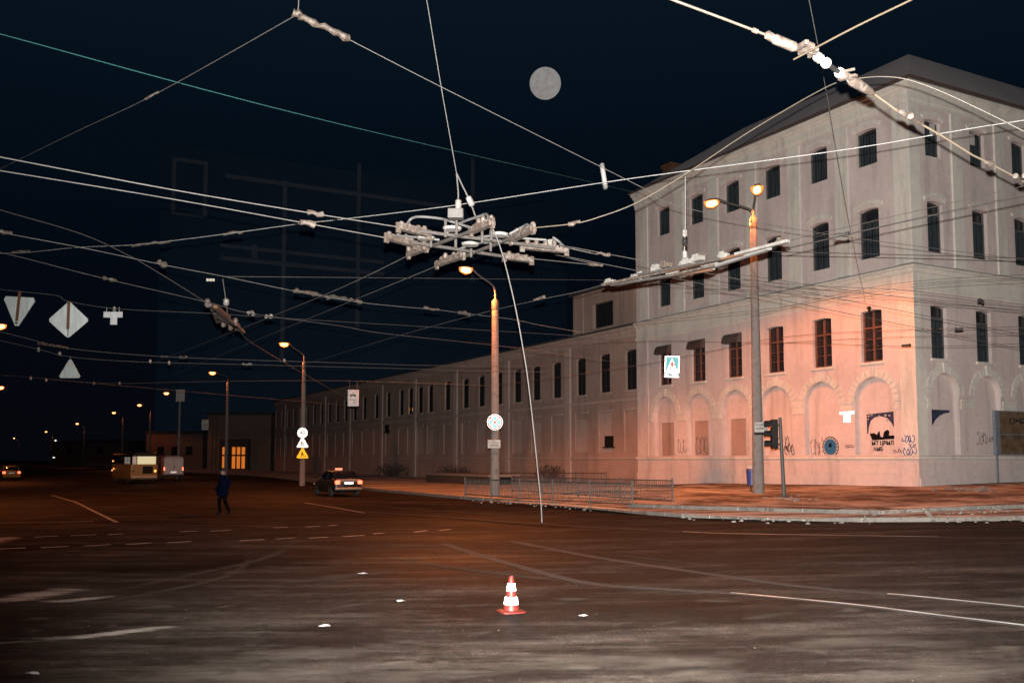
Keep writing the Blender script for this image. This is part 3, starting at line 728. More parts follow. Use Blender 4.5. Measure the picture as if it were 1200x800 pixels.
for u_, v_, r_ in ((3.3, 3.72, .07), (3.1, 3.76, .06), (2.2, 3.72, .08), (1.95, 3.70, .07), (2.62, 3.70, .06), (2.08, 3.45, .10), (3.36, 3.55, .05)):
    flat(PL, [(u_-r_, v_-r_*.6), (u_+r_*.8, v_-r_*.8), (u_+r_, v_+r_*.5), (u_-r_*.5, v_+r_*.7)], nd+.0075, 'greysign', 'poster_scrap')
# plates on the pier between two arches
pl = thing('street_plate', 'bright white street name plate over a small number plate, fixed between the arches', 'sign', BC, BA)
mb = MB(); pbox(mb, PL, 4.02, 5.02, 3.86, 4.01, .012, .03); o = mb.build('name_plate', M['rw'], pl)
mb = MB(); pbox(mb, PL, 4.28, 4.76, 3.42, 3.85, .012, .03); mb.build('number_plate', M['rw'], pl)
# notice board on the right facade
nb = thing('notice_board', 'large weathered notice board with peeling posters, standing against the right facade', 'board', BC, BA)
mb = MB(); pbox(mb, PR, 5.8, 13.2, 1.60, 4.0, .13, .30); mb.build('backing', M['boardframe'], nb)
mb = MB()
for a, b2, c, d in ((6.15, 8.9, 2.75, 3.95), (6.15, 8.9, 1.66, 2.70), (9.05, 10.6, 1.66, 3.95), (10.75, 13.1, 1.66, 3.95)): pbox(mb, PR, a, b2, c, d, .301, .318)
mb.build('poster_sheet', M['boardpaper'], nb)
strokes_o = strokes(PR, 21, 7.1, 3.45, 1.3, .35, 'blackpaint', 'poster_lettering', 4, .325, .025); strokes_o.parent = nb
for u in (5.95, 9.9, 13.05):
    mb = MB(); pbox(mb, PR, u-.05, u+.05, -.45, 1.598, .18, .26); mb.build('leg', M['boardframe'], nb)

# ---------------------------------------------------------------- long wing
wing = thing('factory_wing', 'long two-storey brownish factory wing with tall dark windows, running down the street', 'building', BC, BA)
W0, W1, HW = LLEN+.02, 131.0, 11.35
known = [25.2, 28.68, 32.15, 36.0, 39.5, 43.0, 46.7, 50.4, 54.0, 58.5, 63.0, 65.9, 68.8, 71.7, 76.0, 80.2, 84.7, 88.6]
WU = known+[88.6+3.75*k for k in range(1, 12)]
ww = MB(); off = .25
def PW(u, v, d=0): return (off-d, u, v)
hw_ = [(u-.69, u+.69, 6.58, 9.58, .32, 0, False) for u in WU]+[(u-.95, u+.95, 1.9, 5.05, .12, 0, True) for u in WU]
wall_grid(ww, PW, W0, W1, -1.4, HW, hw_)
ww.quad((off, W1, -1.4), (14, W1, -1.4), (14, W1, HW), (off, W1, HW)); ww.quad((14, W0, -1.4), (14, W1, -1.4), (14, W1, HW), (14, W0, HW))
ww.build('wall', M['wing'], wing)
def wing_band(prof, name): 
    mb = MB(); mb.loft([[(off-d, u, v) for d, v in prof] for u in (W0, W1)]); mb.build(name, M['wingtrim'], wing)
wing_band([(-.03, 10.55), (.08, 10.55), (.08, 10.75), (.20, 10.85), (.20, 11.05), (.36, 11.15), (.36, 11.36), (-.03, 11.36)], 'cornice')
wing_band([(-.03, 5.72), (.08, 5.75), (.12, 5.85), (.12, 5.97), (-.03, 6.0)], 'string_course')
wing_band([(-.03, 1.36), (.08, 1.38), (.12, 1.45), (.12, 1.56), (-.03, 1.6)], 'string_course')
for i in list(range(2, len(WU)-1, 3)):
    u = (WU[i]+WU[i+1])/2
    mb = MB(); pbox(mb, PW, u-.38, u+.38, -1, 10.54, -.02, .15); mb.build('pilaster', M['wingtrim'], wing)
for i, u in enumerate(WU):
    mb = MB(); pbox(mb, PW, u-.85, u+.85, 6.44, 6.575, -.1, .10); mb.build('window_sill', M['wingtrim'], wing)
    mb = MB(); pbox(mb, PW, u-.98, u+.98, 5.06, 5.2, -.02, .07); mb.build('niche_lintel', M['wingtrim'], wing)
for i, u in enumerate(WU[:14]):
    if i % 5 == 3: continue
    mb = MB(); pbox(mb, PW, u-.93, u-.93+1.86*(1 if i % 3 else .62), 1.93, 5.0 if i % 2 else 4.6, -.118, -.06); mb.build('niche_panel', M['wingtrim' if i % 3 else 'wing'], wing)
fr, pa, bo = window_proto(1.38, 6.58, 9.58, 'casement')
wp = fr.build('window', M['darkmetal'], wing); pa.build('pane', M['pane'], wp); bo.build('glazing_bars', M['darkmetal'], wp)
for i, u in enumerate(WU):
    f = wp if i == 0 else dup(wp, wing); f.location = (off, u, 0)
mb = MB(); pbox(mb, PW, WU[12]-.18, WU[12]+.18, 6.95, 7.3, -.30, -.26); mb.build('window_light', M['lensfar'], wing)
for u, z, s in ((28.1, 2.75, .55), (76.2, 5.1, .6)):
    mb = MB(); pbox(mb, PW, u-s, u+s, z-s*.7, z+s*.8, -.05, .1); pbox(mb, PW, u-s*1.3, u+s*1.3, z-s*.9, z-s*.72, -.05, .2); mb.build('vent_box', M['darkmetal'], wing)
mb = MB()
mb.add([(off-.5, W0, 11.38), (off-.5, W1, 11.38), (7, W1, 13.2), (7, W0, 13.2)], [(0, 3, 2, 1)]); mb.add([(14.4, W0, 11.38), (14.4, W1, 11.38), (7, W1, 13.2), (7, W0, 13.2)], [(0, 1, 2, 3)])
mb.box(off-.58, off-.5, W0, W1, 11.3, 11.44)
mb.build('roof', M['farroof'], wing)
# attic block on the wing next to the tall building
att = MB(); PA = lambda u, v, d=0: (off+.55-d, u, v)
wall_grid(att, PA, LLEN+.05, 34.2, 11.0, 15.0, [(28.3, 31.2, 11.9, 13.9, .3, 0, False)])
att.quad((off+.55, 34.2, 11), (8, 34.2, 11), (8, 34.2, 15), (off+.55, 34.2, 15))
for u in (25.6, 32.8): pbox(att, PA, u-.2, u+.2, 11, 15, -.02, .06)
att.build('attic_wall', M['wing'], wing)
mb = MB(); mb.box(off+.3, 8.3, LLEN+.05, 34.5, 15.003, 15.25); mb.build('attic_roof', M['farroof'], wing)
mb = MB(); pbox(mb, PA, 28.3, 31.2, 11.9, 13.9, -.32, -.29); mb.build('attic_window', M['pane'], wing)
mb = MB()
for k in range(5): pbox(mb, PA, 28.4+k*.6, 28.5+k*.6, 11.9, 13.9, -.28, -.22)
mb.build('window_bars', M['darkmetal'], wing)

# ---------------------------------------------------------------- far buildings
def far_block(name, label, px0, px1, ytop, Y, wall, dpt=12, cat='building', rows=(), mat='farwall', angle=0):
    a, b2 = at(px0, ytop, Y), at(px1, ytop, Y); w = b2.x-a.x; h = a.z
    t = thing(name, label, cat, (a.x, Y, 0), angle)
    mb = MB(); mb.box(0, w, 0, dpt, -.5, h); mb.build('wall', M[mat], t)
    mb = MB(); mb.box(-.3, w+.3, -.3, dpt+.3, h+.003, h+.5); mb.build('roof', M['farroof'], t)
    for (fx, fz, fw, fh, m_) in rows:
        mb = MB(); x0 = fx*w; z0 = fz*h
        mb.box(x0-.08, x0+fw+.08, -.06, .05, z0-.08, z0+fh+.08); f = mb.build('window', M['greyframe'], t)
        mb = MB(); mb.box(x0, x0+fw, -.08, -.062, z0, z0+fh); mb.build('pane', M[m_], f)
    return t, w, h
g, w, h = far_block('entrance_hall', 'low building with a brightly lit orange glazed entrance, at the far end of the wing', 244, 318, 486, 178, 'farwall', 14)
mb = MB(); mb.box(w*.22, w*.68, -1.2, -.05, -.3, 5.9); mb.build('porch', M['farroof'], g)
for k in range(5):
    x = w*.27+k*w*.076; mb = MB(); mb.box(x, x+w*.05, -1.26, -1.21, .4, 4.4)
    if k != 1: mb.build('lit_window', M['litwin'], g)
    else: mb.build('door', M['farroof'], g)
mb = MB(); mb.box(w*.25, w*.66, -1.32, -1.262, 2.7, 3.0); mb.build('transom', M['farroof'], g)
for fx in (.06, .12): 
    mb = MB(); mb.box(w*fx-.2, w*fx+.2, -.3, -.002, 0, h-.1); mb.build('pilaster', M['farwall'], g)
far_block('far_building', 'dim brownish low building far down the street, behind the bus', 172, 238, 508, 205, 'farwall', 14, rows=[(.2, .4, 1.4, 1.8, 'pane'), (.45, .4, 1.4, 1.8, 'pane'), (.7, .4, 1.4, 1.8, 'pane')])
far_block('far_building', 'barely visible long reddish low building, farthest at the end of the dark street', 60, 150, 517, 330, 'farwall', 16, rows=[(.2, .5, 2, 2, 'pane'), (.6, .5, 2, 2, 'pane')])
tw = thing('tower_block', 'tall unlit apartment tower in the night, faint pale bands, one small lit window', 'building')
t0 = at(190, 180, 262); t0.z = 0; TD = DR
tlen, thh = 135, 92
tw.location = t0; tw.rotation_euler = (0, 0, BA)
mb = MB(); mb.prism([(0, 0, -1), (tlen, 0, -1), (tlen, 16, -1), (4, 16, -1)], (0, 0, 0), (0, 0, thh+1)); mb.build('wall', M['tower'], tw)
def tw_uz(px, py):
    d = ray(px, py); n = DL; tt = (t0-Vector((0, 0, CAMH))).dot(n)/Vector(d).dot(n); p = Vector((d[0]*tt, d[1]*tt, CAMH+d[2]*tt)); return (p-t0).dot(TD), p.z
def tband(a, b2, wd, name='band'):
    u0, z0 = tw_uz(*a); u1, z1 = tw_uz(*b2); mb = MB()
    if abs(u1-u0) > abs(z1-z0): z = (z0+z1)/2; mb.box(min(u0, u1), max(u0, u1), -.3, -.02, z-wd/2, z+wd/2)
    else: u = (u0+u1)/2; mb.box(u-wd/2, u+wd/2, -.28, -.02, min(z0, z1), max(z0, z1))
    mb.build(name, M['towerband'], tw)
tband((264,204),(520,244), 1.3); tband((258,283),(450,312), 1.1); tband((258,297),(450,326), 1.3)
tband((333,212),(331,425), 1.3, 'vertical_band'); tband((420,192),(419,385), 1.3, 'vertical_band'); tband((554,185),(553,330), 1.3, 'vertical_band'); tband((298,287),(298,303), 1.6, 'vertical_band')
u0, z0 = tw_uz(202, 184); u1, z1 = tw_uz(242, 256); mb = MB()
for bx in ((u0, u0+1.1, z1, z0), (u1-1.1, u1, z1, z0), (u0+1.11, u1-1.11, z0-1.1, z0), (u0+1.11, u1-1.11, z1, z1+.8)): mb.box(bx[0], bx[1], -.25, -.02, bx[2], bx[3])
mb.build('loggia_frame', M['towerband'], tw)
for k in range(3):
    u, z = tw_uz(243.2+k*3.4, 328); mb = MB(); mb.box(u-.32, u+.32, -.12, -.02, z-.35, z+.35); mb.build('lit_window', M['smallwin'], tw)

# ---------------------------------------------------------------- lamps
SOD = (1.0, .24, .05)
def spot(p, e, size=157, col=SOD, blend=.22, rad=.12, aim=None):
    l = bpy.data.lights.new('street_lamp_light', 'SPOT'); l.energy = e; l.color = col; l.spot_size = R(size); l.spot_blend = blend; l.shadow_soft_size = rad
    l.use_nodes = True; ln = l.node_tree; em = ln.nodes['Emission']      # road luminaire: throws most of its light sideways
    tcn = N(ln, 'ShaderNodeTexCoord'); sx = N(ln, 'ShaderNodeSeparateXYZ'); ln.links.new(tcn.outputs['Normal'], sx.inputs[0])
    ab = N(ln, 'ShaderNodeMath', operation='ABSOLUTE'); ln.links.new(sx.outputs['Z'], ab.inputs[0])
    rp = ramp(ln, ab.outputs[0], [(.16, g3(.75)), (.28, g3(1.0)), (.45, g3(1.0)), (.75, g3(.42)), (1.0, g3(.30))])
    ln.links.new(rp.outputs['Color'], em.inputs['Strength'])
    o = bpy.data.objects.new('street_lamp_light', l); COL.objects.link(o); o.location = p
    if aim is not None: o.rotation_euler = (Vector(aim)).to_track_quat('-Z', 'Y').to_euler()
    return o
def lamp_head(t, p, d, near=True, lens='lens'):
    """cobra head: housing and lens bowl, p: centre, d: outward direction"""
    d = Vector(d).normalized(); mb = MB(); q = Vector((-d.y, d.x, 0))
    rings = []
    for s, wv, hv in ((-.42, .06, .05), (-.3, .13, .09), (0, .19, .12), (.28, .16, .09), (.40, .05, .03)):
        rings.append([p+d*s+q*(wv*math.cos(2*PI*k/10))+Vector((0, 0, max(-.01, hv*math.sin(2*PI*k/10))+.02)) for k in range(10)])
    mb.loft(rings); h = mb.build('lamp_head', M['galv'], t, True)
    mb = MB(); rings = []
    for s, wv, hv in ((-.38, .07, .07), (-.28, .23, .25), (0, .29, .35), (.28, .24, .26), (.40, .07, .07)):
        rings.append([p+d*s+q*(wv*math.cos(PI+PI*k/8))+Vector((0, 0, hv*math.sin(PI+PI*k/8)-.003)) for k in range(9)])
    mb.loft(rings); bw = mb.build('lamp_lens', M['bowl'], h, True)
    mb = MB(); mb.lathe([(.01, -.28), (.13, -.23), (.175, 0), (.13, .23), (.01, .28)], p-Vector((0, 0, .10)), 12, axis=d); mb.build('bulb', M[lens], h, True)
    return h
def street_lamp(label, base, top_px, arms, col_r=(.19, .11), group='street lamps', cat='street lamp', power=None, lens='lens', neck=1.6, collar=True):
    """base: ground point; top_px: z of the top of the concrete shaft; arms: list of lamp points (world)"""
    t = thing('street_lamp', label, cat, base, 0, group); o = Vector(base)
    H = top_px-o.z; mb = MB()
    mb.tube([(0, 0, -.2), (0, 0, H*.5), (0, 0, H)], [col_r[0], (col_r[0]+col_r[1])/2, col_r[1]], 14); mb.build('shaft', M['concrete'], t, True)
    for a in arms:
        q = Vector(a)-o; d = Vector((q.x, q.y, 0)); dn = d.normalized()
        pts = [Vector((0, 0, H-.03)), Vector((0, 0, H+neck*.45))]
        e = q-dn*.4; P = smooth_px([tuple(Vector((0, 0, H+neck*.35))), tuple(Vector((0, 0, H+neck*.6))+d*.08+Vector((0,0,(e.z-H-neck*.6)*.25))), tuple(d*.55+Vector((0, 0, H+neck*.5+(e.z-H-neck*.5)*.72))), tuple(e)], 5)
        mb = MB(); mb.tube([pts[0]]+[Vector(x) for x in P], .055, 8); mb.build('arm', M['galv'], t, True)
        lamp_head(t, q, dn, lens=lens)
    if power:
        for i, a in enumerate(arms): spot(Vector(a)-Vector((0, 0, .47)), power[i] if isinstance(power, tuple) else power)
    if collar:
        mb = MB(); mb.lathe([(col_r[1]+.02, H-.5), (col_r[1]+.03, H-.45), (col_r[1]+.03, H-.05), (.07, H+.12)], n=14); mb.build('collar', M['galv'], t, True)
    return t
p885 = G(889, 578, .25); lp885 = street_lamp('tall concrete street lamp with two glowing heads, before the corner building', p885, at(884, 256, p885.y).z,
    [at(834, 236, p885.y+1.5), at(887, 220, p885.y-1.2)], (.27, .15), power=(7200, 3000), lens='lens', neck=.35)
p578 = G(580, 581, .13); lp578 = street_lamp('concrete street lamp carrying a round sign, standing by the near end of the railings', p578, at(577.5, 352, p578.y).z,
    [at(546, 314, p578.y-1.2)], (.26, .17), power=15000, neck=.9)
p355 = G(354, 567, .13); street_lamp('slim street lamp carrying a stack of three warning signs, behind the taxi saloon', p355, at(354, 425, p355.y).z, [at(333, 402, p355.y-.8)], (.24, .14), power=2400, lens='lensfar', neck=.7)
far = [(265, 249, 436, 448, 107, 'street lamp directly behind the pedestrian, in front of the lit entrance'),
       (209, 195, 460, 470, 136, 'far street lamp whose glowing head hangs just left of the white square sign'),
       (175, 163.5, 474, 483, 165, 'far street lamp rising over the rear half of the bus roof'),
       (143, 133.5, 483, 491, 196, 'far street lamp rising over the front end of the bus'),
       (98, 90.5, 496, 505, 250, 'far reddish street lamp between the bus and the twin lights on the left'),
       (61, 54, 505.5, 512, 330, 'far street lamp with a second small white lamp below it'),
       (22, 16.5, 513, 520, 420, 'smallest and farthest glowing street lamp, near the yellow taxi')]
for bx, lx, ly, ty, Y, lab in far:
    b0 = at(bx, 538, Y); b0.z = 0
    street_lamp(lab, b0, at(bx, ty, Y).z, [at(lx, ly, Y-.5)], (.22, .13) if Y < 200 else (.26, .18), power=1100 if Y < 200 else 1500, lens='lensfar', neck=.7, collar=False)
# two lamps at the left edge, posts outside the frame
for lx, ly, Y, lab in ((.5, 380.5, 62, 'street lamp glowing at the left edge, the upper of the two there'), (.5, 453, 100, 'street lamp glowing at the left edge, the lower of the two there')):
    e = at(lx, ly, Y); b0 = Vector((e.x-1.7, Y+.3, 0))
    street_lamp(lab, b0, e.z-.9, [e], (.22, .14), power=2800, lens='lensfar', neck=.7, collar=False)
wl = thing('wall_lamp', 'small white lamp on a short post below a far street lamp', 'lamp', at(61, 538, 300)*1)
wl.location.z = 0
mb = MB(); mb.tube([(0, 0, -.1), (0, 0, 7.9)], .08, 8); mb.tube([(0, 0, 7.9), (.8, 0, 8.1)], .05, 8); mb.build('post', M['galv'], wl)
for x, z in ((.9, 8.1), (.55, 1.9+6.2-5.4)):
    mb = MB(); mb.lathe([(.04, -.2), (.3, -.14), (.34, 0), (.16, .16), (.04, .2)], (x, 0, z), 12); mb.build('lamp_globe', M['lenswhite'], wl, True)

# flash of the camera: hard shadows of the wires on the facade fall just below them
fl = bpy.data.lights.new('camera_flash', 'SPOT'); fl.energy = 112000; fl.color = (1.0, .955, .90); fl.spot_size = R(92); fl.spot_blend = 1.0; fl.shadow_soft_size = .025
flo = bpy.data.objects.new('camera_flash', fl); COL.objects.link(flo); flo.location = (0, .02, CAMH+.2); flo.rotation_euler = (PI/2+R(12), 0, R(-9))

# ---------------------------------------------------------------- world: night sky
wd = bpy.data.worlds.new('World'); S.world = wd; wd.use_nodes = True; nt = wd.node_tree
bg = nt.nodes['Background']; tc = N(nt, 'ShaderNodeTexCoord'); sp = N(nt, 'ShaderNodeSeparateXYZ'); nt.links.new(tc.outputs['Generated'], sp.inputs[0])
rr = ramp(nt, sp.outputs['Z'], [(.04, (.0016, .0021, .0040)), (.18, (.0012, .0027, .0056)), (.31, (.0013, .0040, .0082)), (.46, (.0027, .0074, .0148))])
nt.links.new(rr.outputs['Color'], bg.inputs['Color']); bg.inputs['Strength'].default_value = 1.0

# ---------------------------------------------------------------- added orb: glowing sphere in place of flash backscatter
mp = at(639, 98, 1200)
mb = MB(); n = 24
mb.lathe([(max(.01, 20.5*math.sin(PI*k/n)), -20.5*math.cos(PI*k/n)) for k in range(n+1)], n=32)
mo = mb.build('flash_orb', M['flash_orb'], None, True); mo.location = mp; tag(mo, 'pale grey flash backscatter orb, added as a glowing sphere in the night sky', 'flash_orb')

# ---------------------------------------------------------------- overhead wires
def PT(s): k, px, py, v = s; return az(px, py, v) if k == 'z' else at(px, py, v)
def path_px(a, b, mids):
    A, B = PT(a), PT(b); H3 = Vector((0, 0, CAMH)); horiz = abs(a[1]-b[1]) > abs(a[2]-b[2]); out = [A]
    def lin(P, px, py):
        z = P.z-CAMH; f = P.y*cT+z*sT
        return P.x*F-(px-CX)*f if horiz else (-P.y*sT+z*cT)*F-(CY-py)*f
    for px, py in mids:
        fa, fb = lin(A, px, py), lin(B, px, py); t = fa/(fa-fb); Y = A.y+(B.y-A.y)*t
        out.append(at(px, py, Y))
    return out+[B]
def sm3(P, k=5): return [Vector(q) for q in smooth_px([tuple(p) for p in P], k)] if len(P) > 2 else P
def centred(o):
    """move the object's origin onto its geometry"""
    me = o.data; c = sum((v.co for v in me.vertices), Vector())/len(me.vertices); me.transform(Matrix.Translation(-c)); o.location = o.location+c
def wire(label, a, b, mids=(), r=.010, mat='wire', group='overhead wires', cat='wire', name='overhead_wire', k=5):
    P = sm3(path_px(a, b, list(mids)), k); mb = MB(); mb.tube(P, r*.68, 6)
    o = mb.build(name, M[mat], None, True); centred(o); tag(o, label, cat, group); return P
def knob(mb, p, d, r, l, n=10): mb.lathe([(r*.55, -l/2), (r, -l/2+.25*l), (r*.8, 0), (r, l/4), (r*.55, l/2)], p, n, axis=d)
def clamp(label, px, py, v, px2, py2, v2, kind='z', w=.035, mat='sleeve', name='wire_clamp', cat='clamp', group='fittings clipped on the wires'):
    A, B = PT((kind, px, py, v)), PT((kind, px2, py2, v2)); d = (B-A); L = d.length; d.normalize(); rn = random.Random(int(px*7+py)); mb = MB()
    n = max(3, int(L/.09)); pts = [A+d*(L*i/n)+Vector((0, 0, rn.uniform(-.2, .5)*w)) for i in range(n+1)]
    mb.tube(pts, [w*rn.uniform(.40, .85) for _ in pts], 7); o = mb.build(name, M[mat], None); centred(o); tag(o, label, cat, group); return o

wire('teal insulated cable, highest long one, sloping from upper left towards the pale building corner', ('z', -140, 2, 10.6), ('y', 750, 227, 68.3), [(0,40),(400,146),(700,215)], .016, 'tealcable')
wire('grey span wire rising from the left edge to the knotted joint at the top', ('z', -60, 228, 8.7), ('z', 347, 18, 9.6), [(0,198),(90,154),(183,110)], .011, 'dimwire')
wire('short wire going straight up from the knotted joint at the top edge', ('z', 347, 18, 9.6), ('z', 345, -60, 10.6), [(350,0)], .010)
wire('span wire running from the long pale sleeve to the vertical clip and over the facade', ('z', 408, 46, 9.4), ('z', 1280, 312, 7.5), [(517,102),(705,196),(755,221),(800,243),(967,274),(1200,304)], .010, 'dimwire')
wire('pale suspension wire hanging steeply down to the big crossing frame', ('z', 484, -90, 11), ('y', 535, 203, 17.2), [(500,0),(517,102)], .011)
PW4 = wire('long bright white span wire crossing the whole view above the crossing frame', ('z', -70, 304, 7.4), ('z', 1620, 86, 7.6), [(0,297),(30,296),(90,290),(157,287),(203,282),(273,273),(353,262),(400,257),(530,241),(707,214),(800,201),(1000,174),(1200,141)], .012, 'paleline')
wire('upper of the two pale contact wires entering the crossing frame from the left', ('z', -80, 168, 6.1), ('z', 467, 266, 6.05), [(0,184),(200,222),(360,249)], .012)
wire('lower of the two pale contact wires entering the crossing frame from the left', ('z', -80, 187, 6.1), ('z', 454, 279, 6.05), [(0,200),(200,233),(355,261)], .012)
wire('upper of the two contact wires leaving the crossing frame to the right', ('z', 664, 290, 6.05), ('z', 1290, 410, 6.0), [(700,298),(746,304)], .011, 'dimwire')
wire('lower of the two contact wires leaving the crossing frame to the right', ('z', 623, 303, 6.05), ('z', 1290, 428, 6.0), [(700,311),(746,317)], .011, 'dimwire')
wire('left-hand contact wire running down left and away from the crossing frame', ('z', 479, 299, 6.05), ('z', 180, 425, 6.0), [(400,337),(300,378)], .011, 'dimwire')
wire('right-hand contact wire running down left and away from the crossing frame', ('z', 511, 312, 6.05), ('z', 200, 440, 6.0), [(416,351),(350,378)], .011, 'dimwire')
wire('thick yellowish contact wire bending in a wide curve in front of the building roof', ('z', 625, 267, 6.05), ('z', 1330, 222, 6.2), [(672,262),(700,255),(745,238),(800,206),(860,166),(900,141),(950,112),(983,96),(1010,91.5),(1035,90),(1062,93),(1100,106),(1150,129),(1200,154)], .014, 'yellowwire', k=7)
wire('yellowish contact wire stub rising to the upper right from the white insulators', ('z', 930, 70, 6.3), ('z', 1180, -55, 6.4), [(1000,33),(1070,-1)], .014, 'yellowwire')
wire('thin wire stretched steeply from a wall hook on the facade up past the white insulators', ('y', 1016, 363, 50.3), ('z', 936, -60, 12.4), [(995,262),(966,95),(948,0)], .014, 'paleline')
wire('pale wire below the crossing wires on the left, carrying a long ribbed sleeve', ('z', -60, 257, 6.4), ('z', 680, 389, 6.4), [(0,272),(100,291),(190,310),(263,324),(340,340),(413,353),(467,359),(513,363),(543,367),(600,374),(633,381)], .011)
wire('wire with two small knobs, sloping just above the small rusty crossing', ('z', -50, 287, 6.2), ('z', 720, 424, 6.2), [(10,298),(125,327),(243,354),(293,367),(400,382),(453,391),(600,407)], .010, 'dimwire')
wire('dark curved wire drooping from the left edge to the small rusty crossing', ('z', -70, 224, 6.7), ('z', 246, 357, 6.0), [(0,246),(95,274),(150,299),(190,322)], .012, 'dimwire')
wire('dim wire continuing down right beyond the small rusty crossing', ('z', 283, 388, 6.0), ('z', 420, 474, 6.0), [(315,414)], .010, 'dimwire')
wire('thin level wire stretched straight across the dark sky below the crossing frame', ('z', 264, 324, 6.4), ('z', 770, 329, 8.6), [(500,326)], .009, 'dimwire')
wire('dim wire from which the bare sign backs hang on the left', ('z', -50, 331, 7.0), ('z', 720, 396, 7.0), [(0,339),(65,346),(80,353),(140,362),(245,367),(320,372),(520,384)], .010, 'dimwire')
wire('upper of two low dim wires at the height of the far lamps', ('z', -50, 376, 6.0), ('z', 640, 429, 6.0), [(30,396),(80,408),(180,417),(300,422),(400,425),(497,428)], .012, 'dimwire')
wire('lower of two low dim wires, carrying the hanging triangle sign', ('z', -50, 390, 5.9), ('z', 640, 436, 5.9), [(0,399),(45,409),(82,418),(145,423),(200,425),(285,427),(400,430)], .012, 'dimwire')
wire('grey wire climbing from lower left to the tip of the long bar crossing', ('z', 340, 432, 6.0), ('z', 712, 332, 6.0), [(458,396),(560,368),(628,352),(676,342)], .011, 'dimwire')
wire('black cable running up right from the long bar crossing over the facade', ('z', 921, 292, 6.0), ('z', 1320, 202, 6.0), [(987,276),(1067,258),(1200,228)], .014, 'cable_and_shadow')
wire('thin dim wire above the black cable, rising to the right over the facade', ('z', 900, 288, 6.2), ('z', 1320, 190, 6.2), [(967,272),(1183,222)], .007, 'cable_and_shadow')
wire('thick level black cable crossing the corner of the building just above its middle cornice', ('z', 900, 295, 7.6), ('z', 1280, 305, 7.6), [(930,295.5),(1073,299)], .016, 'cable_and_shadow')
FG = 'thin dark cables before the facade'; FLAB = 'thin dark strand in the bundle of cables and painted wire shadows below the middle cornice'  # dark strands before the facade: black cables, plus wire shadows built as cable
for a, b, mids in (((870,322,7.2),(1290,376,7.2),[(1068,350)]), ((860,327,7),(1290,366,7),[(960,335),(1070,341),(1200,357)]), ((740,331,7),(1290,371,7),[(960,340),(1200,361)]), ((800,338,6.8),(1290,374,6.8),[(960,346),(1200,364)]), ((880,370,7),(1280,318,7),[(960,350),(1068,330)]), ((740,378,7),(1250,326,7),[(900,362),(1068,336)])):
    wire(FLAB, ('z', *a), ('z', *b), mids, .009, 'cable_and_shadow', FG)
FLAB2 = 'thin dark cable in the lower bundle leaving the tall lamp post across the second-floor windows'
for a, b, mids in (((886,399,46.3),(1290,380,26),[(960,391),(1080,386)]), ((886,401,46.3),(1290,401,26),[(960,402.5),(1075,406),(1200,402.5)]), ((886,404,46.3),(1280,386,28),[(960,399),(1075,394),(1200,390)])):
    wire(FLAB2, ('y', *a), ('y', *b), mids, .012, 'cable_and_shadow', FG)
wire('dark span cable between the two tall lamp posts, carrying the bright pedestrian sign', ('y', 578, 450, 54), ('y', 885, 401, 46.4), [(614,448),(766,425),(800,418),(850,408)], .014, 'cable_and_shadow')
wire('dark span cable running left from the tall lamp post above the pedestrian sign', ('y', 560, 399, 58), ('y', 885, 401, 46.4), [(608,407),(740,400)], .013, 'cable_and_shadow')
wire('dim span wire at the left carrying the grey stop sign', ('z', 60, 444, 6.0), ('y', 577, 452, 54), [(133,449),(240,447),(400,446)], .013, 'dimwire')
wire('short far wire carrying the small grey plate near the lit entrance', ('y', 208, 486, 100), ('y', 265, 488, 106.8), (), .016, 'dimwire')

# fittings on wires
clamp('small rusty clamp on the grey span wire at the upper left', 170,117,8.9, 186,108,9.0)
clamp('long pale insulating sleeve slanting right from the knotted joint at the top', 350,20,9.55, 409,46,9.4, w=.085)
clamp('rusty knot joining three wires at the top edge', 343,17,9.6, 353,19,9.6, w=.09)
clamp('upper furry clamp on the pale contact wires left of the crossing frame', 361,249,6.06, 378,252,6.06, w=.07)
clamp('lower furry clamp on the pale contact wires left of the crossing frame', 352,261,6.06, 369,263,6.06, w=.07)
clamp('pale tapering strain sleeve on the long white span wire at the left', 155,288,7.4, 200,283,7.4, w=.05)
clamp('pink and white insulator on the long white span wire', 262,275,7.4, 284,272,7.4, w=.055)
clamp('bright fitting on the long white span wire close to the left edge', 15,296,7.4, 34,295,7.4, w=.05)
clamp('white fitting on the ribbed sleeve wire at the left edge', 0,272,6.4, 14,274,6.4, w=.06)
clamp('small knob where the dark curved wire passes the sleeve wire', 186,309,6.4, 193,311,6.4, w=.09)
clamp('knobby fitting on the wire left of the small rusty crossing', 122,326,6.2, 136,329,6.2, w=.06)
clamp('long ribbed white sleeve on the pale wire', 344,341,6.4, 371,346,6.4, w=.085)
clamp('dark twisted joint right of the ribbed white sleeve', 371,346,6.4, 410,352,6.4, w=.08, mat='steelrod')
clamp('fuzzy clamp right of the twisted joint', 411,352,6.4, 423,354,6.4, w=.07)
clamp('pale clamp on the sleeve wire, below the crossing frame', 497,361,6.4, 514,363,6.4, w=.06)
clamp('dim clamp farther right on the sleeve wire, left of the lamp post', 538,366,6.4, 550,368,6.4, w=.09, mat='steelrod')
clamp('left knob of two on the wire over the small rusty crossing', 291,366,6.2, 297,368,6.2, w=.10, mat='porcelain')
clamp('right knob of two on the wire over the small rusty crossing', 312,371,6.2, 318,372,6.2, w=.10, mat='porcelain')
clamp('rusty clamp on the curved wire just right of the crossing frame', 667,263,6.05, 679,260,6.05, w=.05)
clamp('clamp on the upper wire leaving the crossing frame', 699,297,6.05, 714,299,6.05, w=.05)
clamp('clamp on the lower wire leaving the crossing frame', 691,309,6.05, 706,311,6.05, w=.05)
clamp('clamp on the grey wire climbing to the long bar crossing', 626,351,6.0, 638,349,6.0, w=.06)
clamp('left pale arched fitting on the upper low dim wire', 189,418,6.0, 197,418,6.0, w=.09, mat='steelrod')
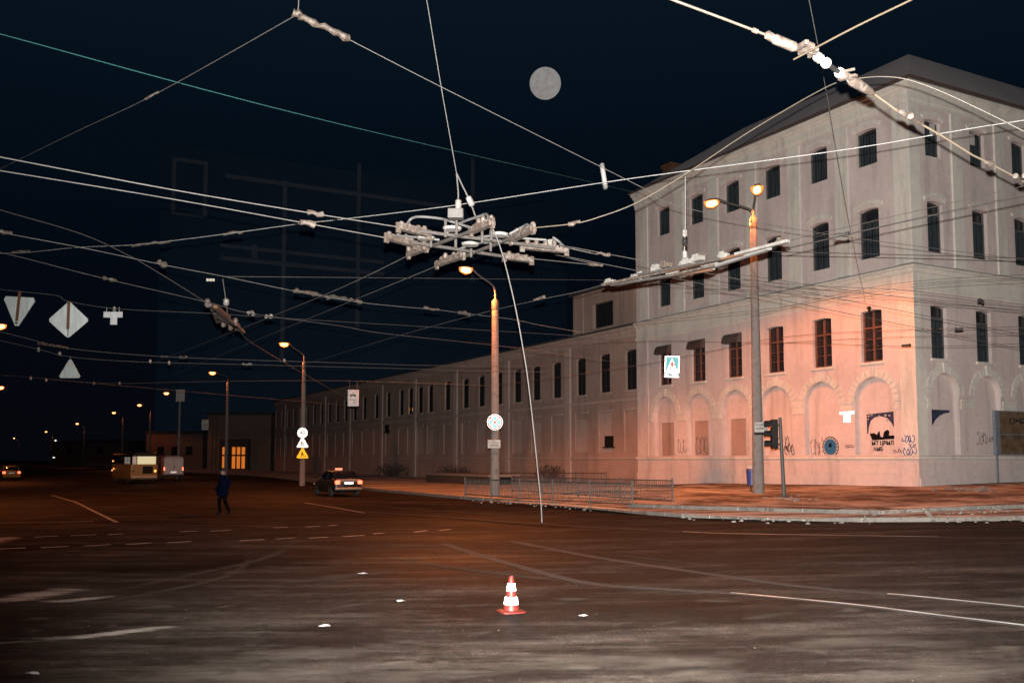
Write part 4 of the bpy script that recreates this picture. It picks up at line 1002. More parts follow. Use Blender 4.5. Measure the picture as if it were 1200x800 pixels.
clamp('right pale arched fitting on the upper low dim wire', 211,419,6.0, 219,419,6.0, w=.09, mat='steelrod')
clamp('pale fitting on the low wire near the reddish far lamp', 45,402,6.0, 80,408,6.0, w=.07, mat='sleeve')
clamp('black oblong fitting on the black cable before the third-floor windows', 978,277,6.0, 995,274,6.0, w=.05, mat='cable_and_shadow')
clamp('pair-like dark fitting on the lower cable bundle left of the corner', 1057,405,6.2, 1067,404,6.2, w=.06, mat='cable_and_shadow')
clamp('dark fitting on the lower cable bundle right of the corner', 1119,386,6.2, 1129,385.5,6.2, w=.07, mat='cable_and_shadow')
clamp('dark oblong fitting on the cable bundle right of the building corner', 1146,353,7, 1152,353.5,7, w=.09, mat='cable_and_shadow')
clamp('white double fitting on the far low wire right of the far lamps', 284,427,5.9, 295,427.3,5.9, w=.08, mat='porcelain')
for px, py, z in ((45,409.5,5.9),(70,414.5,5.9),(176,423.5,5.9),(198,425,5.9),(36,443,5.6),(54,445,5.6),(110,449,6.0),(333,422.5,6.0),(134,362,7.0),(140,449,6.0)):
    mb = MB(); knob(mb, Vector(), (0,0,1), .055, .16, 8); o = mb.build('small_insulator', M['porcelain'], None, True); o.location = az(px, py, z); tag(o, 'small pale egg insulator, one of many dotted along the low wires at the left', 'insulator', 'egg insulators on the low left wires')
wire('lowest faint wire at the left, beside the single egg insulators', ('z', -50, 436, 5.6), ('z', 420, 476, 5.6), [(36,442),(110,449)], .012, 'dimwire')
# vertical stick insulator between two span wires
t = thing('stick_insulator', 'pale vertical clip linking two span wires near the top of the pale building', 'insulator', at(707, 206, 18.6))
mb = MB(); a, b2 = at(705.5, 194, 18.6)-t.location, at(709.5, 219, 18.6)-t.location; mb.tube([a, a.lerp(b2, .1), a.lerp(b2, .9), b2], [.035, .05, .05, .035], 10); mb.build('rod', M['paleline'], t, True)
for p in (a, b2):
    mb = MB(); knob(mb, p, (0, 1, 0), .05, .12); mb.build('end_clamp', M['galv'], t, True)
# hangers of the crossing frame
hg = thing('frame_hanger', 'forked hanger with porcelain blocks holding up the crossing frame', 'hanger', at(535, 203, 17.2)); o0 = hg.location.copy()
for pts in (((535,203),(537,225),(537,240),(536,263)), ((535,203),(543,220),(551,236),(559,259))):
    P = [at(x, y, 17.2)-o0 for x, y in pts]; mb = MB(); mb.tube(P, .013, 6); rd = mb.build('rod', M['wire'], hg)
    mb = MB(); d = (P[2]-P[1]).normalized(); c = P[2]; mb.lathe([(.03, -.10), (.055, -.08), (.06, 0), (.055, .08), (.03, .10)], c, 10, axis=d); mb.build('porcelain_block', M['porcelain'], rd, True)
# ---- the big crossing frame
zf = 6.05
fr_ = thing('crossing_frame', 'large flat trolley wire crossing frame of steel bars and pale sleeves hanging over the street', 'wire crossing', az(560, 283, zf)); o0 = fr_.location.copy()
def fp(px, py, dz=0): return az(px, py, zf)-o0+Vector((0, 0, dz))
for a, b2 in (((492,271),(650,291)), ((482,284),(600,302)), ((490,294),(566,266)), ((530,306),(612,274))):
    mb = MB(); A, B = fp(*a), fp(*b2); mb.bar(A, B, .06, .055); mb.build('bar', M['steelrod'], fr_, bevel=.01)
def sleeve(a, b2, big=0):
    A, B = fp(*a), fp(*b2); rn = random.Random(int(a[0])); mb = MB(); d = (B-A).normalized(); L = (B-A).length
    mb.bar(A, B, .13, .085); mb.bar(A.lerp(B, .15)+Vector((0,0,.06)), A.lerp(B, .8)+Vector((0,0,.06)), .09, .045)
    s = mb.build('sleeve', M['sleeve'], fr_, bevel=.008)
    n = max(3, int(L/.17)); mb = MB(); side = d.cross(Vector((0,0,1)))
    for k in range(n):
        p = A+d*(L*(k+.5)/n)+side*rn.uniform(-.06, .06)+Vector((0,0,.07)); h = rn.uniform(.03, .08)+big*.03
        mb.lathe([(.035, -.03), (.05, .0), (.045, h*.7), (.03, h)], p, 6)
    mb.build('bolt_row', M['sleeve'], s)['kind'] = 'stuff'
    for p in (A, B):
        mb = MB(); mb.bar(p-Vector((0,0,.10)), p+Vector((0,0,.08)), .05, .09, up=d); mb.build('end_clamp', M['sleeve'], s, bevel=.008)
    return s
for a, b2, g_ in (((467,266),(503,275),0), ((453,278),(487,287),0), ((479,298),(500,290),0), ((512,310),(543,299),1), ((552,271),(577,261),1), ((599,281),(625,268),0), ((612,289),(664,294),1), ((591,301),(623,305),0)): sleeve(a, b2, g_)
for pts in (((476,266,.05),(480,258,.12),(490,254,.20),(515,256,.22),(530,260,.22),(556,268,.05)), ((522,274,.05),(538,262,.22),(560,254,.24),(570,251,.22),(572,257,.1)), ((597,274,.04),(612,266,.15),(618,263,.15),(621,268,.05)), ((560,278,.03),(585,276,.10),(612,279,.1),(640,281,.08)), ((464,276,.04),(488,278,.08),(515,281,.05)), ((535,293,.04),(555,286,.10),(575,284,.05)), ((648,278,.22),(655,283,.14),(663,291,.05))):
    mb = MB(); mb.tube(sm3([az(x, y, zf+dz)-o0 for x, y, dz in pts]), .022, 8); mb.build('current_loop', M['galv'], fr_, True)
for px, py, h in ((522,270,.34),(534,283,.42),(535,268,.3),(565,277,.3),(575,287,.42),(576,274,.3),(552,294,.2),(505,282,.2)):
    mb = MB(); p = fp(px, py); mb.tube([p-Vector((0,0,.12)), p+Vector((0,0,h-.16))], .026, 8); mb.build('post', M['steelrod'], fr_, True)
for px, py in ((530,271),(551,289),(585,278),(499,282)):
    mb = MB(); mb.lathe([(.03, -.03), (.15, -.02), (.17, .02), (.10, .05), (.03, .06)], fp(px, py, .04), 12); mb.build('insulator_disc', M['porcelain'], fr_, True)
for pts in (((634,290,.12),(640,281,.30),(648,280,.30),(646,291,.1)), ((640,290,.12),(646,285,.24),(652,284,.2),(650,292,.08))):
    mb = MB(); P = [az(x, y, zf+d)-o0 for x, y, d in pts]; mb.prism(P, (0,0,0), (0,.05,0)); mb.build('bent_plate', M['porcelain'], fr_)
mb = MB(); p = fp(534, 262, .16); mb.box(p.x-.13, p.x+.13, p.y-.1, p.y+.1, p.z-.08, p.z+.08); mb.build('junction_box', M['steelrod'], fr_, bevel=.01)
# loose rod hanging from the frame almost to the road
wire('long grey rod dangling from the crossing frame, its white tip just above the road', ('z', 577, 267, 6.0), ('y', 635, 612, 16.6), [(583,281),(590,302),(600,342),(606,370),(612,403),(618,440),(625,500),(631,560),(634,590)], .017, 'steelrod', None, 'rod', 'hanging_rod')
clamp('rusty splice halfway down the dangling rod', 604,362,5.15, 608.5,382,4.8, w=.034, mat='sleeve')
# ---- small rusty crossing
sc_ = thing('small_crossing', 'small rusty wire crossing piece hanging in the dark above the far lamps', 'wire crossing', az(265, 373, 6.0)); o0 = sc_.location.copy()
def cp(px, py, dz=0): return az(px, py, 6.0+dz)-o0
for a, b2, m_ in (((245,357),(285,389),'steelrod'), ((252,359),(268,372),'rust'), ((254,372),(280,383),'steelrod'), ((250,362),(256,377),'sleeve')):
    mb = MB(); mb.bar(cp(*a), cp(*b2), .12, .09); mb.build('bar', M[m_], sc_, bevel=.01)
for px, py in ((243,355),(252,363),(262,379),(270,383),(276,377),(278,383)):
    mb = MB(); knob(mb, cp(px, py, .05), (0,0,1), .08, .22); mb.build('insulator', M['sleeve'], sc_, True)
mb = MB(); P = [az(261, 327, 7.1)-o0, az(265, 354, 6.4)-o0, cp(267, 371, .1)]; mb.tube(P, .014, 6); hr_ = mb.build('hanger_rod', M['wire'], sc_)
mb = MB(); knob(mb, P[1], (0,0,1), .09, .2); mb.build('porcelain_block', M['porcelain'], hr_, True)
# ---- long bar crossing in front of the tall lamp
lc = thing('bar_crossing', 'long narrow wire crossing of pale and rusty bars slanting before the tall lamp post', 'wire crossing', az(812, 310, 6.0)); o0 = lc.location.copy()
def cp(px, py, dz=0): return az(px, py, 6.0+dz)-o0
for a, b2, m_, w in (((706,334),(780,318),'sleeve',.08), ((780,318),(870,298),'rust',.09), ((862,298),(924,282),'porcelain',.09), ((716,334),(792,322),'steelrod',.09), ((790,322),(838,311),'sleeve',.12), ((838,312),(902,291),'paleline',.11), ((748,322),(846,303),'steelrod',.06), ((770,326),(834,316),'rust',.10)):
    mb = MB(); mb.bar(cp(*a), cp(*b2), w, .055); mb.build('bar', M[m_], lc, bevel=.008)
for px, py, s in ((772,314,1.5),(780,311,1),(788,321,1.2),(802,311,1),(806,307,1.2),(818,303,1.2),(829,315,1.4),(836,311,1.1),(848,300,1),(715,331,1),(745,326,1),(752,323,1),(915,284,.8)):
    A = cp(px-5*s, py+1.2*s, .05); B = cp(px+5*s, py-1.2*s, .05); mb = MB(); mb.bar(A, B, .12, .09); mb.bar(A+Vector((0,0,.07)), A.lerp(B, .5)+Vector((0,0,.07)), .06, .06); mb.build('clamp', M['porcelain'] if int(px) % 3 else M['sleeve'], lc, bevel=.01)
mb = MB(); yb = az(802, 303, 6.05).y; P = [at(803, 203, yb-.3)-o0, at(803, 268, yb-.2)-o0, at(802, 286, yb)-o0, cp(802, 305, .03)]; mb.tube(P, .011, 6); hr_ = mb.build('hanger_rod', M['wire'], lc)
for i, (y, m_) in enumerate(((273,'porcelain'),(284,'darkmetal'),(298,'porcelain'))):
    mb = MB(); knob(mb, at(802.5, y, yb-.1)-o0, (0,0,1), .055, .15); mb.build('porcelain_block', M[m_], hr_, True)
# ---- pull-off with white insulators at the upper right
po = thing('pull_off', 'pull-off line with two white disc insulators and orange-tinted sleeves before the roof', 'insulator', az(975, 80, 6.4)); o0 = po.location.copy()
zp = lambda px: 6.9-.5*min(1, (px-780)/180) if px < 960 else 6.4-.2*(px-960)/240
def cp(px, py): return az(px, py, zp(px))-o0
def pbar(pts, r, m_, name, n=8): mb = MB(); mb.tube([cp(*p) for p in pts], r, n); return mb.build(name, M[m_], po, True)
pbar([(700,-38),(788,0),(850,23),(900,42)], .014, 'yellowwire', 'pull_wire'); pbar([(882,35),(885,36.5),(888,37.5)], .025, 'sleeve', 'wire_knob')
pbar([(897,40),(899,41),(906,45),(908,46),(930,55),(935,57)], [.02,.045,.045,.055,.055,.03], 'sleeve', 'strain_sleeve', 10)
mb = MB(); mb.bar(cp(932,58), cp(946,49), .05, .05); mb.bar(cp(937,63), cp(953,54), .05, .05); mb.bar(cp(944,50), cp(953,54), .05, .04); mb.bar(cp(940,60), cp(957,62), .06, .05); mb.bar(cp(948,66), cp(958,57), .04, .05); mb.build('jaw_clamp', M['sleeve'], po, bevel=.01)
d = (cp(984,85)-cp(958,66)).normalized()
mb = MB(); mb.lathe([(.02,-.08),(.045,-.055),(.056,-.015),(.042,.015),(.052,.04),(.02,.08)], cp(959,67.5), 14, axis=d); mb.build('ceramic_body', M['porcelain'], po, True)
for px, py in ((968,74),(984,85.5)):
    mb = MB(); mb.lathe([(.03,-.035),(.052,-.025),(.060,.0),(.052,.025),(.03,.035)], cp(px, py), 18, axis=d); mb.build('white_disc', M['whitedisc'], po, True)
pbar([(968,74),(984,85.5)], .028, 'darkmetal', 'core_rod')
mb = MB(); mb.bar(cp(983,94), cp(1004,88), .06, .03); mb.bar(cp(988,84), cp(1002,81), .03, .03); mb.bar(cp(990,88), cp(998,92), .06, .06); mb.build('jaw_clamp', M['sleeve'], po, bevel=.01)
pbar([(995,93),(998,95),(1004,98),(1019,107),(1024,110)], [.03,.055,.06,.045,.02], 'sleeve', 'strain_sleeve', 10)
pbar([(1024,110),(1050,129),(1066,138),(1100,157),(1140,182),(1160,191.5),(1200,213),(1300,266),(1600,420)], .013, 'pullwire', 'pull_wire')
pbar([(1050,129),(1056,131),(1062,136),(1067,136),(1072,141),(1082,146)], [.02,.035,.03,.045,.03,.015], 'sleeve', 'coil_grip'); pbar([(1155,190),(1160,191.5),(1166,193)], [.02,.05,.02], 'sleeve', 'wire_knob')
pbar([(1190,206),(1196,211),(1201,206)], .04, 'sleeve', 'wire_knob')

# ---------------------------------------------------------------- signs
def glyph_row(mb, x0, x1, z, h, y, seed, mi=0):      # marks too blurred to read
    rn = random.Random(seed); x = x0
    while x < x1:
        w = h*rn.uniform(.35, .7); k = rn.choice((0, 1, 2))
        mb.box(x, x+w*.3, y-.004, y, z, z+h)
        if k != 1: mb.box(x+w*.31, x+w, y-.004, y, z+(h*.75 if k else 0), z+(h if k else h*.25))
        if k: mb.box(x+w*.7, x+w, y-.004, y, z, z+h*.74)
        x += w*1.35
# bright pedestrian sign on the span cable (local: x right, y away, z up)
ps = thing('pedestrian_sign', 'dazzling white rectangular pedestrian crossing sign hanging before the facade', 'sign', at(788, 417, 47.6), R(-14))
mb = MB(); mb.box(-.37, .37, -.02, .02, -1.10, .0); mb.build('plate', M['rw'], ps, bevel=.02); ps.rotation_euler = (0, R(3), R(-14))
def ring_tri(mb, s, w, zc, y):
    P = [(0, s*.62), (-s*.56, -s*.40), (s*.56, -s*.40)]; q = [(x*(1-w), z*(1-w)) for x, z in P]
    for i in range(3):
        j = (i+1) % 3; mb.prism([(P[i][0], y, zc+P[i][1]), (P[j][0], y, zc+P[j][1]), (q[j][0], y, zc+q[j][1]), (q[i][0], y, zc+q[i][1])], (0,0,0), (0,-.004,0))
mb = MB()
for sg in (1, -1):
    mb.prism([(sg*x, -.0205, z) for x, z in ((.31, -.06), (.31, -.76), (.25, -.76), (.03, -.16), (.03, -.06))], (0,0,0), (0,-.004,0))
mb.prism([(x, -.0205, z) for x, z in ((-.031, -.06), (.031, -.06), (.031, -.14), (-.031, -.14))], (0,0,0), (0,-.004,0))
mb.build('blue_field', M['rt'], ps)
mb = MB(); f = lambda *pts: mb.prism([(x, -.0205, z) for x, z in pts], (0,0,0), (0,-.005,0))
f((-.04,-.30),(.05,-.30),(.05,-.21),(-.04,-.21)); f((-.06,-.56),(.07,-.56),(.06,-.32),(-.05,-.32)); f((-.06,-.57),(-.17,-.74),(-.10,-.74),(.03,-.57)); f((.0,-.575),(.11,-.74),(.18,-.74),(.07,-.575)); f((.06,-.34),(.17,-.48),(.14,-.52),(.06,-.42)); f((-.05,-.34),(-.15,-.47),(-.12,-.50),(-.05,-.42))
mb.build('walker_symbol', M['rr'], ps)
text_mesh('Стимул', .215, M['tealink'], ps, Matrix(((1,0,0,0),(0,0,-1,-.0225),(0,1,0,-.955),(0,0,0,1))), 'lettering', .003, .016)
for x in (-.3, .3):
    mb = MB(); mb.tube([(x, 0, -.01), (x, 0, .14)], .012, 6); mb.build('hook', M['galv'], ps)
# round no-stopping sign + plate on the lamp post
def post_pt(px, py, base, dy=.26): return at(px, py, base.y-dy)
rs = thing('round_sign', 'round blue and white no-stopping sign shining on the lamp post near the railings', 'sign', post_pt(580, 494.5, p578))
d_ = Vector((0, -1, 0))
mb = MB(); mb.lathe([(.40, -.015), (.42, -.01), (.42, .01), (.40, .015)], n=36, axis=d_); mb.build('plate', M['rw'], rs)
mb = MB()
for k in range(40):
    a0, a1 = 2*PI*k/40, 2*PI*(k+1)/40; mb.prism([(r*math.cos(a), -.0155, r*math.sin(a)) for r, a in ((.33, a0), (.40, a0), (.40, a1), (.33, a1))], (0,0,0), (0,-.004,0))
for s in (1, -1): mb.bar((-.235*s, -.021, -.235), (.235*s, -.021, .235), .07, .008, up=(0,1,0))
mb.build('red_ring_and_cross', M['rr'], rs)
mb = MB()
for q in range(4):
    a = q*PI/2; pts = [(.09, a)]+[(.30, a+da) for da in (-.58, -.3, 0, .3, .58)]
    mb.prism([(r*math.cos(b_), -.0155, r*math.sin(b_)) for r, b_ in pts], (0,0,0), (0,-.003,0))
mb.build('blue_field', M['rb'], rs)
mb = MB(); mb.tube([(0, .02, 0), (0, .16, 0)], .03, 8); mb.build('bracket', M['galv'], rs)
pt = thing('post_plate', 'small dull plate with two lines of worn writing below the round sign', 'sign', post_pt(579, 520, p578))
mb = MB(); mb.box(-.34, .34, -.015, .015, -.22, .22); mb.build('plate', M['rw2'], pt, bevel=.01)
mb = MB(); glyph_row(mb, -.28, .26, .04, .10, -.0155, 4); glyph_row(mb, -.26, .24, -.13, .11, -.0155, 5); mb.build('lettering', M['greyframe'], pt)
mb = MB(); mb.tube([(0, .016, 0), (0, .14, 0)], .03, 8); mb.build('bracket', M['galv'], pt)
pt = thing('post_plate', 'worn plate with two lines of lettering on the tall double lamp post', 'sign', post_pt(892, 501, p885))
mb = MB(); mb.box(-.30, .30, -.015, .015, -.2, .26); mb.build('plate', M['rw2'], pt, bevel=.01)
mb = MB(); glyph_row(mb, -.25, .24, .09, .11, -.0155, 6); glyph_row(mb, -.25, .24, -.08, .11, -.0155, 7); mb.build('lettering', M['darkmetal'], pt)
mb = MB(); mb.box(-.32, .30, -.03, .02, -.33, -.22); mb.build('lower_bar', M['darkmetal'], pt)
mb = MB(); mb.tube([(-.1, .016, 0), (-.1, .14, 0)], .03, 8); mb.build('bracket', M['galv'], pt)
# stack on the third post
def tri(mb, s, y0, y1, down=False):
    k = -1 if down else 1; P = [(0, .60*s*k), (-.52*s, -.32*s*k), (.52*s, -.32*s*k)]
    q = []
    for i in range(3):                        # blunted corners
        a, b2, c = P[i], P[(i+1) % 3], P[(i-1) % 3]
        q += [(a[0]*.9+c[0]*.1, a[1]*.9+c[1]*.1), (a[0]*.9+b2[0]*.1, a[1]*.9+b2[1]*.1)]
    mb.prism([(x, y0, z) for x, z in q], (0,0,0), (0, y1-y0, 0))
s1 = thing('speed_sign', 'round white sign, topmost of the stack of three on the slim lamp post', 'sign', post_pt(354.5, 507, p355, .2))
mb = MB(); mb.lathe([(.40, -.015), (.42, 0), (.40, .015)], n=30, axis=d_); mb.build('plate', M['rw'], s1)
text_mesh('40', .42, M['rw2'], s1, Matrix(((1,0,0,0),(0,0,-1,-.018),(0,1,0,0),(0,0,0,1))), 'lettering', .002)
mb = MB(); mb.tube([(0, .016, 0), (0, .12, 0)], .03, 8); mb.build('bracket', M['galv'], s1)
s2 = thing('warning_sign', 'white triangular warning sign, middle of the stack of three on the slim lamp post', 'sign', post_pt(354.5, 519.5, p355, .2))
mb = MB(); tri(mb, 1.0, -.015, .015); mb.build('plate', M['rw'], s2)
mb = MB(); mb.box(-.12, -.06, -.02, -.0155, -.18, .16); mb.box(.03, .09, -.02, -.0155, -.18, .02); mb.bar((.06,-.0178,.0), (-.06,-.0178,.13), .004, .06); mb.build('symbol', M['ink'], s2)
mb = MB(); mb.tube([(0, .016, 0), (0, .12, 0)], .03, 8); mb.build('bracket', M['galv'], s2)
s3 = thing('warning_sign', 'yellow triangular roadworks sign, lowest of the stack of three on the slim lamp post', 'sign', post_pt(354.5, 532, p355, .2))
mb = MB(); tri(mb, 1.0, -.015, .015); mb.build('plate', M['ry'], s3)
mb = MB(); f = lambda *pts: mb.prism([(x, -.0155, z) for x, z in pts], (0,0,0), (0,-.005,0))
f((-.06,.12),(.02,.12),(.02,.20),(-.06,.20)); f((-.10,-.02),(.04,-.02),(.02,.11),(-.08,.11)); f((-.10,-.03),(-.16,-.2),(-.10,-.2),(-.03,-.03)); f((.0,-.03),(.04,-.2),(.10,-.2),(.05,-.03)); f((.14,-.2),(.30,-.2),(.22,-.10)); f((.04,.08),(.16,-.08),(.13,-.1),(.03,.04))
mb.build('worker_symbol', M['ink'], s3)
mb = MB(); mb.tube([(0, .016, 0), (0, .12, 0)], .03, 8); mb.build('bracket', M['galv'], s3)
# stop sign hanging on the wire
st = thing('stop_sign', 'grey rectangular tram stop sign with white panels, hanging left of the lamp post', 'sign', at(414, 456.5, 50.5))
mb = MB(); mb.box(-.30, .30, -.03, .03, -.90, 0); mb.build('plate', M['greysign'], st, bevel=.03)
mb = MB(); mb.box(-.23, .23, -.037, -.0305, -.50, -.12); mb.build('white_panel', M['rw2'], st)
mb = MB(); mb.box(-.23, .23, -.037, -.0305, -.76, -.57); mb.build('white_panel', M['rw2'], st)
mb = MB(); mb.box(-.17, .17, -.043, -.0375, -.34, -.27); mb.box(-.13, -.09, -.043, -.0375, -.40, -.345); mb.box(.09, .13, -.043, -.0375, -.40, -.345); mb.bar((-.1,-.04,-.26), (.0,-.04,-.19), .005, .018); mb.bar((.0,-.04,-.19), (.1,-.04,-.26), .005, .018); mb.box(-.21, .21, -.043, -.0375, -.555, -.53); glyph_row(mb, .0, .17, -.70, .07, -.0375, 9)
mb.build('tram_symbol', M['ink'], st)
for x in (-.2, .2):
    mb = MB(); mb.tube([(x, 0, -.01), (x, 0, .48)], .010, 6); mb.build('hook', M['galv'], st)
st2 = thing('stop_plate', 'tiny grey rectangular plate hanging near the far lit entrance', 'sign', at(240.5, 491.5, 103.8))
mb = MB(); mb.box(-.38, .38, -.03, .03, -1.15, 0); mb.build('plate', M['rw2'], st2, bevel=.03)
mb = MB(); mb.box(-.28, .28, -.037, -.0305, -.62, -.52); mb.box(-.28, .28, -.037, -.0305, -.9, -.84); mb.build('lettering', M['greyframe'], st2)
for x in (-.25, .25):
    mb = MB(); mb.tube([(x, 0, -.01), (x, 0, .42)], .014, 6); mb.build('hook', M['galv'], st2)
b0 = at(209, 538, 100); b0.z = 0
sq = thing('mast_sign', 'white square plate on top of a tall slim mast, above the van', 'sign', b0)
mb = MB(); zt = at(210, 470, 100).z; mb.tube([(0, 0, -.1), (0, 0, zt)], .11, 8); mb.build('post', M['concrete'], sq)
mb = MB(); mb.box(-.38, .55, -.2, -.115, zt-.05, zt+1.25); mb.build('plate', M['rw2'], sq, bevel=.02)
# bare sign backs at the left
def strap(t, x, z0, z1):
    mb = MB(); mb.box(x-.035, x+.035, -.055, -.0155, z1, z0); mb.build('rusty_strap', M['rust'], t)
t = thing('sign_back', 'bare grey back of a downward pointing triangular sign hung by a rusty strap', 'sign', at(22, 361, 27.0), R(-6))
mb = MB(); tri(mb, 1.02, -.015, .015, True); mb.build('plate', M['signback'], t); t.rotation_euler = (0, R(4), R(-6))
strap(t, 0, .50, -.38); mb = MB(); knob(mb, (-.0, -.04, -.44), (0,1,0), .035, .06); mb.build('bolt', M['rust'], t)
t = thing('sign_back', 'bare grey back of a diamond sign hung by a rusty strap, beside the triangle', 'sign', at(80.5, 375, 27.6))
mb = MB(); mb.prism([(x, -.015, z) for x, z in ((0,.54),(-.05,.52),(-.56,.05),(-.575,0),(-.56,-.05),(-.05,-.50),(0,-.52),(.05,-.50),(.56,-.05),(.575,0),(.56,.05),(.05,.52))], (0,0,0), (0,.03,0)); mb.build('plate', M['signback'], t)
strap(t, 0, .56, -.22); mb = MB(); mb.box(-.01, .01, -.03, -.0155, -.5, -.24); knob(mb, (0, -.04, -.25), (0,1,0), .04, .06); mb.build('bolt', M['rust'], t)
t = thing('tee_plate', 'small grey T-shaped double plate seen from behind, hanging right of the diamond', 'sign', at(132.5, 369, 28.4))
for j, (x0, x1, z0, z1) in enumerate(((-.29,-.08,-.08,.10),(-.078,.13,-.30,.10),(.132,.29,-.08,.10))):
    mb = MB(); mb.box(x0, x1, -.015, .015, z0, z1); mb.build('plate', M['greysign'], t, bevel=.008)
for x in (-.2, .18):
    mb = MB(); mb.tube([(x, 0, .09), (x, 0, .24)], .012, 6); mb.build('hook', M['paleline'], t)
t = thing('sign_back', 'grey upward pointing triangular sign, lowest of the hanging signs at the left', 'sign', at(82, 434.5, 34.5))
mb = MB(); tri(mb, .82, -.015, .015); mb.build('plate', M['signback'], t)
mb = MB(); mb.box(-.09, .09, -.05, -.0155, .16, .28); mb.build('bracket', M['rw2'], t)
mb = MB(); mb.tube([(0, 0, .4), (0, 0, .54)], .02, 6); mb.build('hook', M['galv'], t)

# ---------------------------------------------------------------- railings
def railing(label, A, B, n, h, zoff):
    A = Vector(A); B = Vector(B); t = thing('railing', label, 'railing', A, 0, 'railings along the tram stop'); d = B-A; pts = [A+d*(i/n) for i in range(n+1)]
    pts = [Vector((p.x, p.y, zg(p.x)+zoff)) for p in pts]; o = A
    for p in pts:
        mb = MB(); mb.bar(p-o-Vector((0,0,.15)), p-o+Vector((0,0,h+.05)), .07, .07, up=(0,1,0)); mb.build('post', M['fence'], t)
    for a, b2 in zip(pts, pts[1:]):
        mb = MB(); a2, b3 = a-o, b2-o; dd = (b3-a2).normalized(); a3, b4 = a2+dd*.04, b3-dd*.04
        for z in (.14, h-.04): mb.bar(a3+Vector((0,0,z)), b4+Vector((0,0,z)), .04, .05)
        m = max(4, int((b4-a3).length/.15))
        for k in range(1, m):
            p = a3.lerp(b4, k/m); mb.bar(p+Vector((0,0,.16)), p+Vector((0,0,h-.06)), .022, .022, up=(0,1,0))
        mb.build('panel', M['fence'], t)
    return t
railing('nearer grey steel railing, running right from the lamp post past the hanging rod', G(545, 582, .13), G(741, 595, .13), 5, .98, .13)
railing('second grey steel railing standing behind the nearer one, ending farther right', G(600, 577.5, .13), G(788, 587.5, .25), 4, .98, .15)
railing('low dark railing close to the wing wall, behind the two others', LF(36, 5.5), LF(22, 4.2), 4, .85, .2)
sl = thing('stair_roof', 'low flat concrete slab roof over a dark stair, between railings and wing', 'shelter', LF(38, 7.2), BA)
sl.location.z = zg(sl.location.x)+.13
mb = MB(); mb.box(-1.3, 1.4, -6.5, 6.0, .62, .82); mb.build('slab', M['concrete'], sl, bevel=.02)
mb = MB(); mb.box(-1.2, -1.0, -6.3, 5.9, -.3, .618); mb.build('side_wall', M['fence'], sl); mb = MB(); mb.box(1.1, 1.3, -6.3, 5.9, -.3, .618); mb.build('side_wall', M['fence'], sl)
for y in (-6.2, 5.7):
    mb = MB(); mb.tube([(-.5, y, -.3), (-.5, y, .62)], .06, 8); mb.build('leg', M['darkmetal'], sl)

# ---------------------------------------------------------------- bare bushes at the foot of the wing
def bush(label, p, w, h, seed):
    rn = random.Random(seed); t = thing('bush', label, 'bush', p, 0, 'bushes by the wing'); mb = MB()
    for k in range(60):
        a = rn.uniform(0, 2*PI); r = rn.uniform(0, .25)*w; tip = Vector((math.cos(a)*rn.uniform(.2, 1)*w/2, math.sin(a)*rn.uniform(.2, 1)*w/2, h*rn.uniform(.5, 1)))
        b0 = Vector((math.cos(a)*r*.4, math.sin(a)*r*.4, 0)); mid = b0.lerp(tip, .5)+Vector((rn.uniform(-.1, .1), rn.uniform(-.1, .1), .15*h))
        mb.tube([b0, mid, tip], [.03, .018, .006], 4)
    mb.build('stem', M['bush'], t); mb = MB()
    for k in range(700):
        a = rn.uniform(0, 2*PI); rr_ = math.sqrt(rn.random())*w/2; z = rn.uniform(.1, 1)*h*(1-.5*(rr_/(w/2))**2)
        p0 = Vector((rr_*math.cos(a), rr_*math.sin(a), z)); u = Vector((rn.gauss(0,1), rn.gauss(0,1), rn.gauss(0,1))).normalized()*.07; v = u.cross(Vector((rn.gauss(0,1), rn.gauss(0,1), rn.gauss(0,1)))).normalized()*.05
        mb.quad(p0-u, p0+v, p0+u, p0-v)
    mb.build('crown', M['bush'], t)
for px, py, u, w, h, s, lab in ((487,551,69,4.5,1.7,1,'dark low bush at the foot of the wing, left of the lamp post'), (545,552,52,4.2,1.5,2,'dark low bush at the foot of the wing, directly left of the round sign post'), (646,556,33.5,2.6,1.6,3,'dark bush behind the stair roof, right of the hanging rod')):
    p = LF(u, 1.9); p.z = zg(p.x)+.1; bush(lab, p, w, h, s)

# ---------------------------------------------------------------- traffic light and bin
tp = G(919, 583, .25); tl = thing('traffic_light', 'black three-lamp traffic light on a grey post, turned sideways, on the pavement', 'traffic light', tp)
ht = at(914, 489, tp.y).z-tp.z; hx = at(914, 489, tp.y).x-tp.x
mb = MB(); mb.tube([(0, 0, -.1), (hx*.5, 0, ht*.5), (hx, 0, ht)], [.085, .075, .07], 12); mb.build('post', M['galv'], tl, True)
mb = MB(); mb.tube([(0, 0, -.02), (0, 0, .10)], [.17, .12], 14); mb.build('base_flange', M['galv'], tl, True)
mb = MB(); mb.box(-.38+hx, -.13+hx, -.17, .17, ht-1.30, ht-.08); hs = mb.build('housing', M['darkmetal'], tl, bevel=.03)
mb = MB(); mb.bar((hx-.13, 0, ht-.3), (hx+.02, 0, ht-.3), .06, .05); mb.bar((hx-.13, 0, ht-1.1), (hx+.02, 0, ht-1.1), .06, .05); mb.build('bracket', M['darkmetal'], tl)
